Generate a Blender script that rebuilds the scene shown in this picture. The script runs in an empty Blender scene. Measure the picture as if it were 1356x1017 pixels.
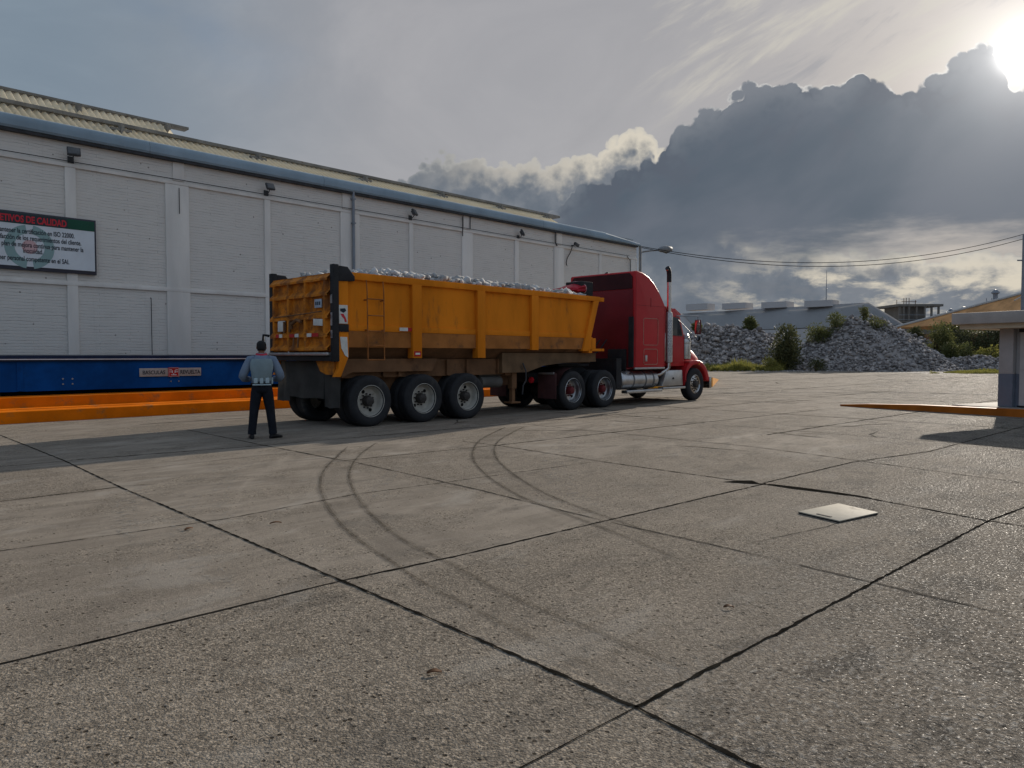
import bpy, bmesh, math, random
import numpy as np
from mathutils import Vector, Matrix, noise as mnoise

random.seed(7)
RNG = np.random.default_rng(7)
S = bpy.context.scene
COL = S.collection
R = math.radians
PI = math.pi

# ------------------------------------------------------------------ camera constants
F_PX, CX, CY, CAM_H = 990.0, 678.0, 508.5, 1.45
TH = math.atan(932 / F_PX)
PITCH = math.atan((CY - 470) / F_PX)
FH = Vector((math.cos(TH), math.sin(TH), 0)); RT = Vector((math.sin(TH), -math.cos(TH), 0)); UP = Vector((0, 0, 1))
FW = FH * math.cos(PITCH) - UP * math.sin(PITCH); U2 = FH * math.sin(PITCH) + UP * math.cos(PITCH)
CAM = Vector((0, 0, CAM_H))
def at(x, y, d):
    """point seen at photo pixel x, y at a depth of d metres"""
    return CAM + (FW + RT * ((x - CX) / F_PX) - U2 * ((y - CY) / F_PX)) * d
def gp(x, y, z=0.0):
    r = FW + RT * ((x - CX) / F_PX) - U2 * ((y - CY) / F_PX)
    return CAM + r * ((z - CAM_H) / r.z)
SUN_EL, SUN_AZ = R(18.4), R(9.3)
SUN = Vector((math.cos(SUN_EL) * math.cos(SUN_AZ), math.cos(SUN_EL) * math.sin(SUN_AZ), math.sin(SUN_EL)))

# ------------------------------------------------------------------ node helpers
TREE = None
class V:
    def __init__(s, sock): s.s = sock
    def __add__(a, b): return M('ADD', a, b)
    def __radd__(a, b): return M('ADD', b, a)
    def __sub__(a, b): return M('SUBTRACT', a, b)
    def __rsub__(a, b): return M('SUBTRACT', b, a)
    def __mul__(a, b): return M('MULTIPLY', a, b)
    def __rmul__(a, b): return M('MULTIPLY', b, a)
    def __truediv__(a, b): return M('DIVIDE', a, b)
    def __pow__(a, b): return M('POWER', a, b)
def node(t, **kw):
    n = TREE.nodes.new(t)
    for k, v in kw.items(): setattr(n, k, v)
    return n
def put(sock, v):
    if isinstance(v, V): TREE.links.new(v.s, sock)
    elif isinstance(v, bpy.types.NodeSocket): TREE.links.new(v, sock)
    elif isinstance(v, (tuple, list)) and len(v) == 3 and sock.type == 'RGBA': sock.default_value = (*v, 1)
    else: sock.default_value = v
def M(op, a, b=None, c=None, clamp=False):
    n = node('ShaderNodeMath', operation=op, use_clamp=clamp)
    put(n.inputs[0], a)
    if b is not None: put(n.inputs[1], b)
    if c is not None: put(n.inputs[2], c)
    return V(n.outputs[0])
def sstep(x, lo, hi):
    n = node('ShaderNodeMapRange', interpolation_type='SMOOTHSTEP')
    put(n.inputs[0], x); put(n.inputs[1], lo); put(n.inputs[2], hi); n.inputs[3].default_value = 0; n.inputs[4].default_value = 1
    return V(n.outputs[0])
def lin(x, lo, hi, a=0.0, b=1.0):
    n = node('ShaderNodeMapRange')
    put(n.inputs[0], x)
    for i, v in enumerate((lo, hi, a, b)): put(n.inputs[i + 1], v)
    return V(n.outputs[0])
def mix(f, a, b, blend='MIX'):
    n = node('ShaderNodeMix', data_type='RGBA', blend_type=blend)
    put(n.inputs[0], f); put(n.inputs[6], a); put(n.inputs[7], b)
    return V(n.outputs[2])
def comb(x, y, z):
    n = node('ShaderNodeCombineXYZ'); put(n.inputs[0], x); put(n.inputs[1], y); put(n.inputs[2], z); return V(n.outputs[0])
def sep(v):
    n = node('ShaderNodeSeparateXYZ'); put(n.inputs[0], v); return [V(o) for o in n.outputs]
def noise(vec, scale, detail=4, rough=0.55, dist=0.0):
    n = node('ShaderNodeTexNoise'); put(n.inputs['Vector'], vec); n.inputs['Scale'].default_value = scale
    n.inputs['Detail'].default_value = detail; n.inputs['Roughness'].default_value = rough; n.inputs['Distortion'].default_value = dist
    return V(n.outputs[0])
def voro(vec, scale, feature='F1', rnd=1.0):
    n = node('ShaderNodeTexVoronoi', feature=feature); put(n.inputs['Vector'], vec); n.inputs['Scale'].default_value = scale
    n.inputs['Randomness'].default_value = rnd
    return V(n.outputs['Distance'])
def coords(kind='Object'):
    if kind == 'Position': return V(node('ShaderNodeNewGeometry').outputs['Position'])
    return V(node('ShaderNodeTexCoord').outputs[kind])
def scaled(vec, sx, sy, sz):
    n = node('ShaderNodeVectorMath', operation='MULTIPLY'); put(n.inputs[0], vec); n.inputs[1].default_value = (sx, sy, sz)
    return V(n.outputs[0])
def bump(h, strength=0.3, dist=0.02, normal=None):
    n = node('ShaderNodeBump'); put(n.inputs['Height'], h); n.inputs['Strength'].default_value = strength; n.inputs['Distance'].default_value = dist
    if normal is not None: put(n.inputs['Normal'], normal)
    return V(n.outputs[0])
def new_mat(name):
    global TREE
    m = bpy.data.materials.new(name); m.use_nodes = True; TREE = m.node_tree; TREE.nodes.clear()
    return m
def finish(color, rough=0.6, metal=0.0, normal=None, spec=None, alpha=None, coat=0.0, transl=None, emit=None):
    b = node('ShaderNodeBsdfPrincipled'); o = node('ShaderNodeOutputMaterial')
    put(b.inputs['Base Color'], color); put(b.inputs['Roughness'], rough); put(b.inputs['Metallic'], metal)
    if normal is not None: put(b.inputs['Normal'], normal)
    if spec is not None: put(b.inputs['Specular IOR Level'], spec)
    if alpha is not None: put(b.inputs['Alpha'], alpha)
    if coat: b.inputs['Coat Weight'].default_value = coat; b.inputs['Coat Roughness'].default_value = 0.08
    out = b.outputs[0]
    if transl is not None:
        t = node('ShaderNodeBsdfTranslucent'); put(t.inputs[0], color if not isinstance(transl, tuple) or len(transl) < 4 else transl[1:])
        mx = node('ShaderNodeMixShader'); mx.inputs[0].default_value = transl if not isinstance(transl, tuple) else transl[0]
        TREE.links.new(out, mx.inputs[1]); TREE.links.new(t.outputs[0], mx.inputs[2]); out = mx.outputs[0]
    TREE.links.new(out, o.inputs['Surface'])
MATS = {}
def surf(name, col, rough=0.5, var=0.18, scale=3.0, dirt=None, metal=0.0, bmp=0.08, bscale=40.0, coat=0.0, streak=False, spec=0.2):
    """weathered surface: tone drifts, patches of dirt with their own shape, fine bump"""
    if name in MATS: return MATS[name]
    m = new_mat(name); p = coords('Object')
    q = scaled(p, 1, 1, 0.25) if streak else p
    n1 = noise(q, scale, 5, 0.6)
    dark = tuple(c * (1 - var) for c in col); light = tuple(min(1, c * (1 + var)) for c in col)
    c = mix(sstep(n1, 0.3, 0.7), dark, light)
    r = rough
    if dirt:
        dcol, amt, ds = dirt
        d = sstep(noise(q, ds, 8, 0.68), 0.72 - amt * 0.45, 0.80 - amt * 0.2)
        c = mix(d * 0.85, c, dcol); r = lin(d, 0, 1, rough, min(1, rough + 0.3))
    nb = bump(noise(p, bscale, 4, 0.6), bmp, 0.01) if bmp else None
    finish(c, r, metal, nb, coat=coat, spec=spec)
    MATS[name] = m
    return m

# ------------------------------------------------------------------ mesh builder
class MB:
    def __init__(s): s.bm = bmesh.new(); s.mi = 0
    def _faces(s, vs, fs):
        bv = [s.bm.verts.new(v) for v in vs]
        for f in fs:
            try: nf = s.bm.faces.new([bv[i] for i in f]); nf.material_index = s.mi
            except ValueError: pass
        return bv
    def box(s, x0, x1, y0, y1, z0, z1, b=0.0, mat=None):
        t = bmesh.new()
        bmesh.ops.create_cube(t, size=1)
        for v in t.verts: v.co = Vector(((x0 + x1) / 2 + v.co.x * (x1 - x0), (y0 + y1) / 2 + v.co.y * (y1 - y0), (z0 + z1) / 2 + v.co.z * (z1 - z0)))
        if b: bmesh.ops.bevel(t, geom=list(t.edges), offset=min(b, abs(x1 - x0) * .45, abs(y1 - y0) * .45, abs(z1 - z0) * .45), segments=2, profile=0.6, affect='EDGES')
        if mat is not None: t.transform(mat)
        s.merge(t); return s
    def merge(s, t):
        t.verts.index_update()
        s._faces([v.co.copy() for v in t.verts], [[v.index for v in f.verts] for f in t.faces]); t.free()
    def prism(s, prof, axis, a0, a1, b=0.0):
        """prof: 2D outline; axis x: (y,z), axis y: (x,z), axis z: (x,y)"""
        def P(u, w, a): return {'x': (a, u, w), 'y': (u, a, w), 'z': (u, w, a)}[axis]
        t = bmesh.new()
        lo = [t.verts.new(P(u, w, a0)) for u, w in prof]; hi = [t.verts.new(P(u, w, a1)) for u, w in prof]
        n = len(prof); t.faces.new(lo); t.faces.new(hi[::-1])
        for i in range(n): t.faces.new((lo[i], hi[i], hi[(i + 1) % n], lo[(i + 1) % n]))
        bmesh.ops.recalc_face_normals(t, faces=t.faces)
        if b: bmesh.ops.bevel(t, geom=list(t.edges), offset=b, segments=2, profile=0.6, affect='EDGES')
        s.merge(t); return s
    def tube(s, pts, r, n=10, closed=False):
        pts = [Vector(p) for p in pts]; rs = r if isinstance(r, (list, tuple)) else [r] * len(pts)
        rings = []; prev = None
        for i, p in enumerate(pts):
            d = (pts[min(i + 1, len(pts) - 1)] - pts[max(i - 1, 0)])
            if d.length < 1e-6: d = Vector((0, 0, 1))
            d.normalize()
            a = prev if prev is not None else (Vector((0, 0, 1)) if abs(d.z) < 0.9 else Vector((1, 0, 0)))
            u = (a - d * a.dot(d)).normalized(); w = d.cross(u); prev = u
            rings.append([s.bm.verts.new(p + (u * math.cos(2 * PI * k / n) + w * math.sin(2 * PI * k / n)) * rs[i]) for k in range(n)])
        for i in range(len(rings) - 1):
            for k in range(n):
                f = s.bm.faces.new((rings[i][k], rings[i][(k + 1) % n], rings[i + 1][(k + 1) % n], rings[i + 1][k])); f.material_index = s.mi
        for rg in (rings[0][::-1], rings[-1]):
            f = s.bm.faces.new(rg); f.material_index = s.mi
        return s
    def lathe(s, prof, o, axis, n=40, close=False):
        """prof: list of (radius, height along axis)"""
        o = Vector(o); d = Vector(axis).normalized(); a = Vector((0, 0, 1)) if abs(d.z) < 0.9 else Vector((1, 0, 0))
        u = (a - d * a.dot(d)).normalized(); w = d.cross(u); rings = []
        for r, h in prof:
            if r < 1e-5: rings.append([s.bm.verts.new(o + d * h)])
            else: rings.append([s.bm.verts.new(o + d * h + (u * math.cos(2 * PI * k / n) + w * math.sin(2 * PI * k / n)) * r) for k in range(n)])
        m = len(rings)
        for i in range(m if close else m - 1):
            A, B = rings[i], rings[(i + 1) % m]
            for k in range(n):
                k2 = (k + 1) % n
                if len(A) == 1 and len(B) == 1: continue
                if len(A) == 1: q = (A[0], B[k2], B[k])
                elif len(B) == 1: q = (A[k], A[k2], B[0])
                else: q = (A[k], A[k2], B[k2], B[k])
                f = s.bm.faces.new(q); f.material_index = s.mi
        return s
    def strip(s, L, Rr):
        a = [s.bm.verts.new(p) for p in L]; b = [s.bm.verts.new(p) for p in Rr]
        for i in range(len(a) - 1):
            f = s.bm.faces.new((a[i], b[i], b[i + 1], a[i + 1])); f.material_index = s.mi
        return s
    def face(s, pts): s._faces(pts, [list(range(len(pts)))]); return s
    def build(s, name, mats, parent=None, off=(0, 0, 0), smooth=True, ang=35, norm=True):
        if norm: bmesh.ops.recalc_face_normals(s.bm, faces=s.bm.faces)
        if any(off): bmesh.ops.translate(s.bm, verts=s.bm.verts, vec=-Vector(off))
        me = bpy.data.meshes.new(name); s.bm.to_mesh(me); s.bm.free()
        for m in (mats if isinstance(mats, (list, tuple)) else [mats]): me.materials.append(m)
        if smooth:
            me.polygons.foreach_set('use_smooth', [True] * len(me.polygons)); me.set_sharp_from_angle(angle=R(ang))
        return link(name, me, parent)
def link(name, me, parent=None):
    o = bpy.data.objects.new(name, me); COL.objects.link(o)
    if parent: o.parent = parent
    return o
def empty(name, loc=(0, 0, 0), rz=0.0, parent=None):
    o = bpy.data.objects.new(name, None); COL.objects.link(o); o.location = loc; o.rotation_euler = (0, 0, rz); o.empty_display_size = 0.3
    if parent: o.parent = parent
    return o
def tag(o, label=None, cat=None, group=None, kind=None):
    if label: o['label'] = label
    if cat: o['category'] = cat
    if group: o['group'] = group
    if kind: o['kind'] = kind
    return o
def thing(name, label, cat, loc=(0, 0, 0), rz=0.0, group=None):
    return tag(empty(name, loc, rz), label, cat, group)
def children(o): return [c for c in bpy.data.objects if c.parent == o]
def copy_tree(o, parent=None):
    c = o.copy(); COL.objects.link(c); c.parent = parent
    for ch in children(o): copy_tree(ch, c)
    return c
def raw_mesh(name, verts, nper, mats, parent=None, smooth=False):
    """verts: (k*nper,3) array, each nper rows one face"""
    verts = np.asarray(verts, np.float32); n = len(verts); k = n // nper
    me = bpy.data.meshes.new(name); me.vertices.add(n); me.vertices.foreach_set('co', verts.ravel())
    me.loops.add(n); me.loops.foreach_set('vertex_index', np.arange(n, dtype=np.int32))
    me.polygons.add(k); me.polygons.foreach_set('loop_start', np.arange(0, n, nper, dtype=np.int32))
    me.update(calc_edges=True)
    for m in (mats if isinstance(mats, (list, tuple)) else [mats]): me.materials.append(m)
    return link(name, me, parent)
def tri_mesh(name, verts, tris, mats, parent=None, smooth=False):
    verts = np.asarray(verts, np.float32); tris = np.asarray(tris, np.int32)
    me = bpy.data.meshes.new(name); me.vertices.add(len(verts)); me.vertices.foreach_set('co', verts.ravel())
    me.loops.add(tris.size); me.loops.foreach_set('vertex_index', tris.ravel())
    me.polygons.add(len(tris)); me.polygons.foreach_set('loop_start', np.arange(0, tris.size, 3, dtype=np.int32))
    if smooth: me.polygons.foreach_set('use_smooth', [True] * len(tris))
    me.update(calc_edges=True)
    for m in (mats if isinstance(mats, (list, tuple)) else [mats]): me.materials.append(m)
    return link(name, me, parent)
def text(name, s, size, mat, parent, M4, align='LEFT', ext=0.002, bold=0.0, sx=1.0):
    cu = bpy.data.curves.new('t', 'FONT'); cu.body = s; cu.size = size; cu.align_x = align; cu.extrude = ext; cu.offset = bold
    t = bpy.data.objects.new('t', cu); COL.objects.link(t)
    bpy.context.view_layer.update()
    me = bpy.data.meshes.new_from_object(t.evaluated_get(bpy.context.evaluated_depsgraph_get()))
    bpy.data.objects.remove(t); bpy.data.curves.remove(cu)
    me.transform(M4 @ Matrix.Diagonal((sx, 1, 1, 1))); me.name = name
    me.materials.clear(); me.materials.append(mat)
    return link(name, me, parent)
def wall_text_matrix(x, y, z):   # text standing in the XZ plane, read from -Y
    return Matrix.Translation((x, y, z)) @ Matrix.Rotation(R(90), 4, 'X')

# ------------------------------------------------------------------ camera, sun, sky
cam = bpy.data.cameras.new('camera'); co = bpy.data.objects.new('camera', cam); COL.objects.link(co)
co.location = CAM; co.rotation_euler = (R(90) - PITCH, 0, math.atan2(-FH.x, FH.y))
cam.sensor_fit = 'HORIZONTAL'; cam.sensor_width = 36; cam.lens = F_PX / 1356 * 36; cam.clip_end = 3000; cam.clip_start = 0.05
S.camera = co
S.render.resolution_x, S.render.resolution_y = 1024, 768
sl = bpy.data.lights.new('sun', 'SUN'); sl.energy = 4.7; sl.angle = R(0.6); sl.color = (1.0, 0.90, 0.77)
so = bpy.data.objects.new('sun', sl); COL.objects.link(so); so.rotation_euler = (-SUN).to_track_quat('-Z', 'Y').to_euler(); so.location = (40, 10, 30)
S.view_settings.view_transform = 'Standard'; S.view_settings.look = 'None'; S.view_settings.exposure = 0.0; S.view_settings.gamma = 1.0

def float_curve(x, pts, x0, x1, y0, y1):
    n = node('ShaderNodeFloatCurve'); c = n.mapping.curves[0]
    pp = [((a - x0) / (x1 - x0), (b - y0) / (y1 - y0)) for a, b in pts]
    while len(c.points) < len(pp): c.points.new(0.5, 0.5)
    for q, (a, b) in zip(c.points, pp): q.location = (a, b); q.handle_type = 'AUTO_CLAMPED'
    n.mapping.update(); put(n.inputs['Value'], lin(x, x0, x1, 0, 1))
    return V(n.outputs[0]) * (y1 - y0) + y0

def build_sky():
    global TREE
    w = bpy.data.worlds.new('World'); S.world = w; w.use_nodes = True; TREE = w.node_tree; TREE.nodes.clear()
    sky = node('ShaderNodeTexSky', sky_type='NISHITA', sun_disc=False, sun_elevation=SUN_EL, sun_rotation=R(90) - SUN_AZ, air_density=1.0, dust_density=2.0, ozone_density=1.0)
    d = coords('Generated')
    def dot(v):
        n = node('ShaderNodeVectorMath', operation='DOT_PRODUCT'); put(n.inputs[0], d); n.inputs[1].default_value = v; return V(n.outputs['Value'])
    k = 180 / PI
    az = M('ARCTAN2', dot(tuple(RT)), dot(tuple(FH))) * k
    el = M('ARCSINE', dot((0, 0, 1))) * k
    q = comb(az, el, 0.0)
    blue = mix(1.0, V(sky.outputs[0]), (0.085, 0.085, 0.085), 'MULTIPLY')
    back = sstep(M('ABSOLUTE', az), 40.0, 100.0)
    hi = sstep(el, 24.0, 60.0)
    # thin high veil
    vn = noise(scaled(q, 0.045, 0.09, 1), 1.0, 6, 0.6, 0.6)
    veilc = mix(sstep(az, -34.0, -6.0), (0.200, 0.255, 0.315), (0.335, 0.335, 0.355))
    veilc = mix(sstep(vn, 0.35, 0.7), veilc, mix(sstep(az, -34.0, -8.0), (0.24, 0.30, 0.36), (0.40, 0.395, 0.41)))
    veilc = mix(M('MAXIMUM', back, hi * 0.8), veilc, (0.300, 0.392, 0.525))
    bluehole = sstep(noise(scaled(q, 0.06, 0.12, 1), 1.0, 4, 0.5), 0.52, 0.70) * sstep(az, -8.0, -26.0)
    base = mix(lin(bluehole, 0, 1, 0.93, 0.45), blue, veilc)
    # cirrus streaks, rising to the right
    rot = comb(az * 0.90 + el * 0.42, el * 0.90 - az * 0.42, 0.0)
    cn = noise(scaled(rot, 0.10, 0.42, 1), 1.0, 6, 0.6, 0.4)
    cir = sstep(cn, 0.47, 0.66) * sstep(el, 14.5, 19.0) * sstep(az, 6.0, 16.0)
    base = mix(cir * 0.75, base, (0.60, 0.57, 0.50))
    cir2 = sstep(cn, 0.46, 0.30) * sstep(el, 17.0, 20.0) * sstep(az, 10.0, 18.0)
    base = mix(cir2 * 0.5, base, (0.235, 0.255, 0.30))
    # light toward horizon
    base = mix(sstep(el, 9.0, 1.0) * sstep(M('ABSOLUTE', az), 90.0, 45.0), base, (0.26, 0.275, 0.285))
    # --- billows used by the cumulus outlines
    warp = noise(scaled(q, 0.5, 0.5, 1), 1.0, 3, 0.5)
    qq = comb(az + (warp - 0.5) * 1.2, el + (noise(scaled(comb(el, az, 3.0), 0.5, 0.5, 1), 1.0, 3, 0.5) - 0.5) * 1.2, 0.0)
    def puff(d, k): return 1.0 - M('MINIMUM', (d * k) * (d * k), 1.6)
    b1 = voro(qq, 0.30); b2 = voro(qq, 0.85); b2b = voro(scaled(qq, 1, 1.1, 1), 2.1); b3 = noise(q, 3.6, 4, 0.6)
    bil = puff(b1, 1.5) * 0.95 + puff(b2, 1.5) * 0.48 + puff(b2b, 1.4) * 0.20 + (b3 - 0.5) * 0.22 - 0.15
    # lower-left cumulus bank
    t2 = float_curve(az, [(-60, 6), (-20, 8.0), (-11, 10.8), (-8, 12.6), (-4.5, 14.6), (-1, 14.0), (3, 13.6), (5.5, 14.5), (8.5, 15.9), (11, 15.4), (14, 12.0), (18, 8), (60, 4)], -60, 60, 0, 25)
    e2 = el - t2 - bil
    m2 = sstep(e2, 0.10, -0.12)
    lit2 = sstep(e2 + (noise(q, 0.8, 4, 0.6) - 0.5) * 2.2, -2.2, -0.3) * sstep(az, -9.0, 1.0)
    c2 = mix(sstep(noise(q, 0.35, 5, 0.6), 0.35, 0.65), (0.135, 0.16, 0.195), (0.20, 0.22, 0.25))
    c2 = mix(lit2 * 0.9, c2, mix(sstep(az, 1.0, 8.0), (0.50, 0.47, 0.42), (0.72, 0.66, 0.55)))
    c2 = mix(sstep(e2, -0.5, -0.05) * 0.5 * sstep(az, -12.0, -3.0), c2, (0.50, 0.49, 0.46))
    base = mix(m2, base, c2)
    # big dark cumulus
    t1 = float_curve(az, [(-60, 0), (-12, 2), (0, 7.0), (5.0, 12.2), (7, 13.4), (9.8, 14.2), (12.5, 15.8), (15.7, 17.1), (17.8, 18.0), (20.8, 18.2), (23, 17.7), (25.1, 18.6), (27.5, 17.4), (29.5, 17.7), (31.7, 18.7), (33.3, 17.0), (36, 15.5), (46, 12), (60, 8)], -60, 60, 0, 25)
    e1 = el - t1 - bil
    m1 = sstep(e1, 0.11, -0.15)
    inn = noise(scaled(rot, 0.085, 0.16, 1), 1.0, 5, 0.50, 0.3)
    c1 = mix(sstep(inn, 0.32, 0.68), (0.092, 0.118, 0.152), (0.135, 0.155, 0.190))
    c1 = mix(sstep(bil, 0.6, -0.5) * sstep(e1, -6.0, -0.5) * 0.62, c1, (0.105, 0.12, 0.152))
    c1 = mix(sstep(e1, -2.6, -0.1) * sstep(bil, -0.3, 0.9) * 0.45, c1, (0.27, 0.285, 0.31))
    rimw = sstep(az, 6.0, 24.0) * 0.75 + 0.15
    rim = sstep(e1, -0.26, -0.03) * sstep(noise(q, 0.9, 3, 0.6), 0.38, 0.60) * rimw
    c1 = mix(rim, c1, (0.80, 0.78, 0.74))
    fade = sstep(el - (noise(scaled(q, 0.12, 0.5, 1), 1.0, 5, 0.6) - 0.5) * 5.0, 5.8, 9.0)
    base = mix(m1 * lin(fade, 0, 1, 0.12, 1.0), base, c1)
    # broken bright cloud near the horizon on the right
    ln = noise(scaled(q, 0.21, 0.50, 1), 1.0, 8, 0.62, 0.15)
    low = sstep(el, 7.4, 5.0) * sstep(az, 9.0, 24.0)
    base = mix(low * sstep(ln, 0.47, 0.64), base, (0.66, 0.60, 0.49))
    base = mix(low * sstep(ln, 0.47, 0.36) * 0.7, base, (0.17, 0.185, 0.21))
    # glow of the sun through the thin cloud edge
    g = M('MAXIMUM', dot(tuple(SUN)), 0.0)
    glow = (g ** 30.0) * 0.05 + (g ** 150.0) * 0.15 + (g ** 700.0) * 0.42 + (g ** 9000.0) * 7.0
    # faint shafts fanning out below the sun
    fin = node('ShaderNodeMix', data_type='RGBA', blend_type='ADD'); fin.inputs[0].default_value = 1.0
    put(fin.inputs[6], base)
    gc = node('ShaderNodeMix', data_type='RGBA', blend_type='MULTIPLY'); gc.inputs[0].default_value = 1.0
    cg = node('ShaderNodeCombineColor'); put(cg.inputs[0], glow); put(cg.inputs[1], glow * 0.97); put(cg.inputs[2], glow * 0.93)
    TREE.links.new(cg.outputs[0], fin.inputs[7]); TREE.nodes.remove(gc)
    # below the horizon: dull ground tone
    out = mix(sstep(el, -0.3, -1.2), V(fin.outputs[2]), (0.12, 0.115, 0.11))
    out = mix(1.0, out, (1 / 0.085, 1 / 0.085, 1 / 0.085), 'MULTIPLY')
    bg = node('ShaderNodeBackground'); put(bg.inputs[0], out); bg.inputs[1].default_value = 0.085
    o = node('ShaderNodeOutputWorld'); TREE.links.new(bg.outputs[0], o.inputs[0])
    w.cycles.sampling_method = 'MANUAL'; w.cycles.sample_map_resolution = 512
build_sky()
# ------------------------------------------------------------------ ground
def mat_concrete():
    m = new_mat('pavement_concrete'); p = coords('Position'); x, y, z = sep(p)
    # worn / polished regions, coarse regions
    big = noise(scaled(p, 0.22, 0.30, 1), 1.0, 4, 0.55)
    mid = noise(p, 1.3, 6, 0.62, 0.4)
    streak = noise(scaled(p, 0.9, 3.2, 1), 1.0, 5, 0.6, 0.8)
    # every slab weathers a little differently
    sx = M('FLOOR', (x - 0.2) / 2.62); sy = M('FLOOR', (y + 0.85) / 2.38)
    wn = node('ShaderNodeTexWhiteNoise', noise_dimensions='2D'); put(wn.inputs['Vector'], comb(sx, sy, 0.0)); slab = V(wn.outputs[0])
    coarse = sstep(big * 0.55 + slab * 0.45, 0.42, 0.62)
    s1 = sstep(y, 4.10, 4.04) * sstep(x, 2.66, 2.60); s2 = sstep(y, 3.92, 3.80) * sstep(x, 2.60, 2.66)
    coarse = M('MAXIMUM', coarse * 0.55, M('MAXIMUM', s1 * 1.0, s2 * lin(big, 0.35, 0.6, 0.45, 1.0)))
    coarse = coarse * sstep(x * 0.70 + y * 0.66, 26.0, 8.0)
    # dust dragged round the turning circle of the trucks
    rad_ = M('SQRT', (x - 15.7) * (x - 15.7) + (y - 0.25) * (y - 0.25)); ang_ = M('ARCTAN2', y - 0.25, 15.7 - x)
    swirl = noise(comb(rad_ * 2.2, ang_ * 4.0, 0.0), 1.0, 6, 0.65, 0.5)
    g1 = voro(p, 95.0, 'F1'); g2 = noise(p, 150.0, 2, 0.7); g3 = noise(p, 42.0, 4, 0.7)
    col = mix(mid, (0.150, 0.135, 0.117), (0.255, 0.232, 0.203))
    col = mix(sstep(streak, 0.44, 0.66) * 0.55, col, (0.300, 0.275, 0.243))
    col = mix(sstep(streak, 0.50, 0.33) * 0.35, col, (0.120, 0.107, 0.095))
    col = mix((slab - 0.5) * 0.35 + 0.18, col, (0.15, 0.134, 0.118))
    col = mix(sstep(swirl, 0.50, 0.70) * 0.40, col, (0.320, 0.295, 0.262))
    col = mix(sstep(swirl, 0.46, 0.30) * 0.30, col, (0.105, 0.094, 0.084))
    def cells(sc):
        n = node('ShaderNodeTexVoronoi', feature='F1'); put(n.inputs['Vector'], p); n.inputs['Scale'].default_value = sc
        s = node('ShaderNodeSeparateColor'); TREE.links.new(n.outputs['Color'], s.inputs[0]); return V(n.outputs['Distance']), V(s.outputs[0]), V(s.outputs[1])
    d1, r1, _ = cells(85.0); d2, r2, r2b = cells(30.0); d3, r3, r3b = cells(13.0)
    agg = mix(r1 * r1 * 0.75 + g2 * 0.25, (0.060, 0.055, 0.048), (0.44, 0.40, 0.345))
    rough_patch = sstep(noise(scaled(p, 0.9, 1.5, 1), 1.0, 5, 0.65), 0.46, 0.60)
    grit = M('MAXIMUM', coarse, rough_patch * 0.65)
    col = mix(grit * 0.62 + 0.06, col, agg)
    # chips and popped-out stones of several sizes
    blot = sstep(noise(p, 15.0, 4, 0.65), 0.56, 0.68) * grit
    col = mix(blot * 0.45, col, (0.085, 0.077, 0.067))
    lite = sstep(noise(p, 19.0, 4, 0.65), 0.60, 0.72) * grit
    col = mix(lite * 0.45, col, (0.40, 0.365, 0.315))
    pock = sstep(d2, 0.30, 0.20) * sstep(r2, 0.80, 0.84) * sstep(grit + r2b * 0.5, 0.35, 0.6)
    pock = M('MAXIMUM', pock, sstep(d3, 0.16, 0.10) * sstep(r3, 0.86, 0.88) * sstep(grit, 0.2, 0.5))
    col = mix(pock * 0.9, col, (0.026, 0.022, 0.018))
    pit = sstep(noise(p, 30.0, 3, 0.6) + (g2 - 0.5) * 0.3, 0.36, 0.29)
    col = mix(pit * (coarse * 0.75 + 0.1), col, (0.045, 0.040, 0.036))
    col = mix(1.0, col, (1.10, 1.03, 0.95), 'MULTIPLY')
    stain = sstep(noise(scaled(p, 0.5, 0.8, 1), 1.0, 7, 0.7, 0.8), 0.60, 0.72)
    col = mix(stain * 0.55, col, (0.075, 0.067, 0.060))
    smud = noise(scaled(p, 0.8, 1.5, 1), 1.0, 8, 0.70, 0.6); smud2 = noise(scaled(p, 1.4, 3.4, 1), 1.0, 7, 0.72, 0.4)
    col = mix(sstep(smud, 0.54, 0.68) * 0.42, col, (0.098, 0.089, 0.078))
    col = mix(sstep(smud2, 0.55, 0.68) * 0.38, col, (0.085, 0.077, 0.067))
    col = mix(sstep(smud, 0.46, 0.34) * 0.34, col, (0.340, 0.312, 0.272))
    pol = sstep(noise(scaled(p, 0.45, 0.8, 1), 1.0, 5, 0.6), 0.42, 0.60) * sstep(y - x * 0.35, 1.5, -0.6)
    col = mix(pol * 0.35, col, (0.085, 0.077, 0.069))
    glint = sstep(noise(p, 70.0, 2, 0.6), 0.60, 0.70) * pol
    rough = lin(glint, 0, 1, 0.9, 0.42)
    # spalled, damp corner of the yard: flaky dark and pale scabs
    sp = sstep(y - x * 0.30 + (noise(p, 0.55, 4, 0.6) - 0.5) * 4.0, 1.4, -0.4)
    fl = noise(scaled(p, 1.0, 1.5, 1), 24.0, 4, 0.7, 0.4); fl2 = noise(scaled(p, 0.6, 1.0, 1), 2.2, 5, 0.65)
    damp = sstep(fl2, 0.50, 0.62) * sp
    col = mix(damp * 0.55, col, (0.060, 0.055, 0.050))
    col = mix(sp * sstep(fl, 0.52, 0.64) * 0.65, col, (0.040, 0.036, 0.031))
    col = mix(sp * sstep(fl, 0.47, 0.36) * 0.55, col, (0.46, 0.43, 0.385))
    glint = M('MAXIMUM', glint, sp * sstep(noise(p, 60.0, 2, 0.6), 0.60, 0.68) * 0.8)
    rough = lin(glint, 0, 1, 0.9, 0.40)
    h = sp * (0.5 - fl) * 2.4 + M('MAXIMUM', r1 * 0.5 * grit, 0.0) - pock * 1.2 - blot * 0.5 + g3 * 0.55 * (coarse + 0.2) + g2 * 0.35 * (coarse + 0.2) - g1 * 0.45 * coarse + mid * 0.6
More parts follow.
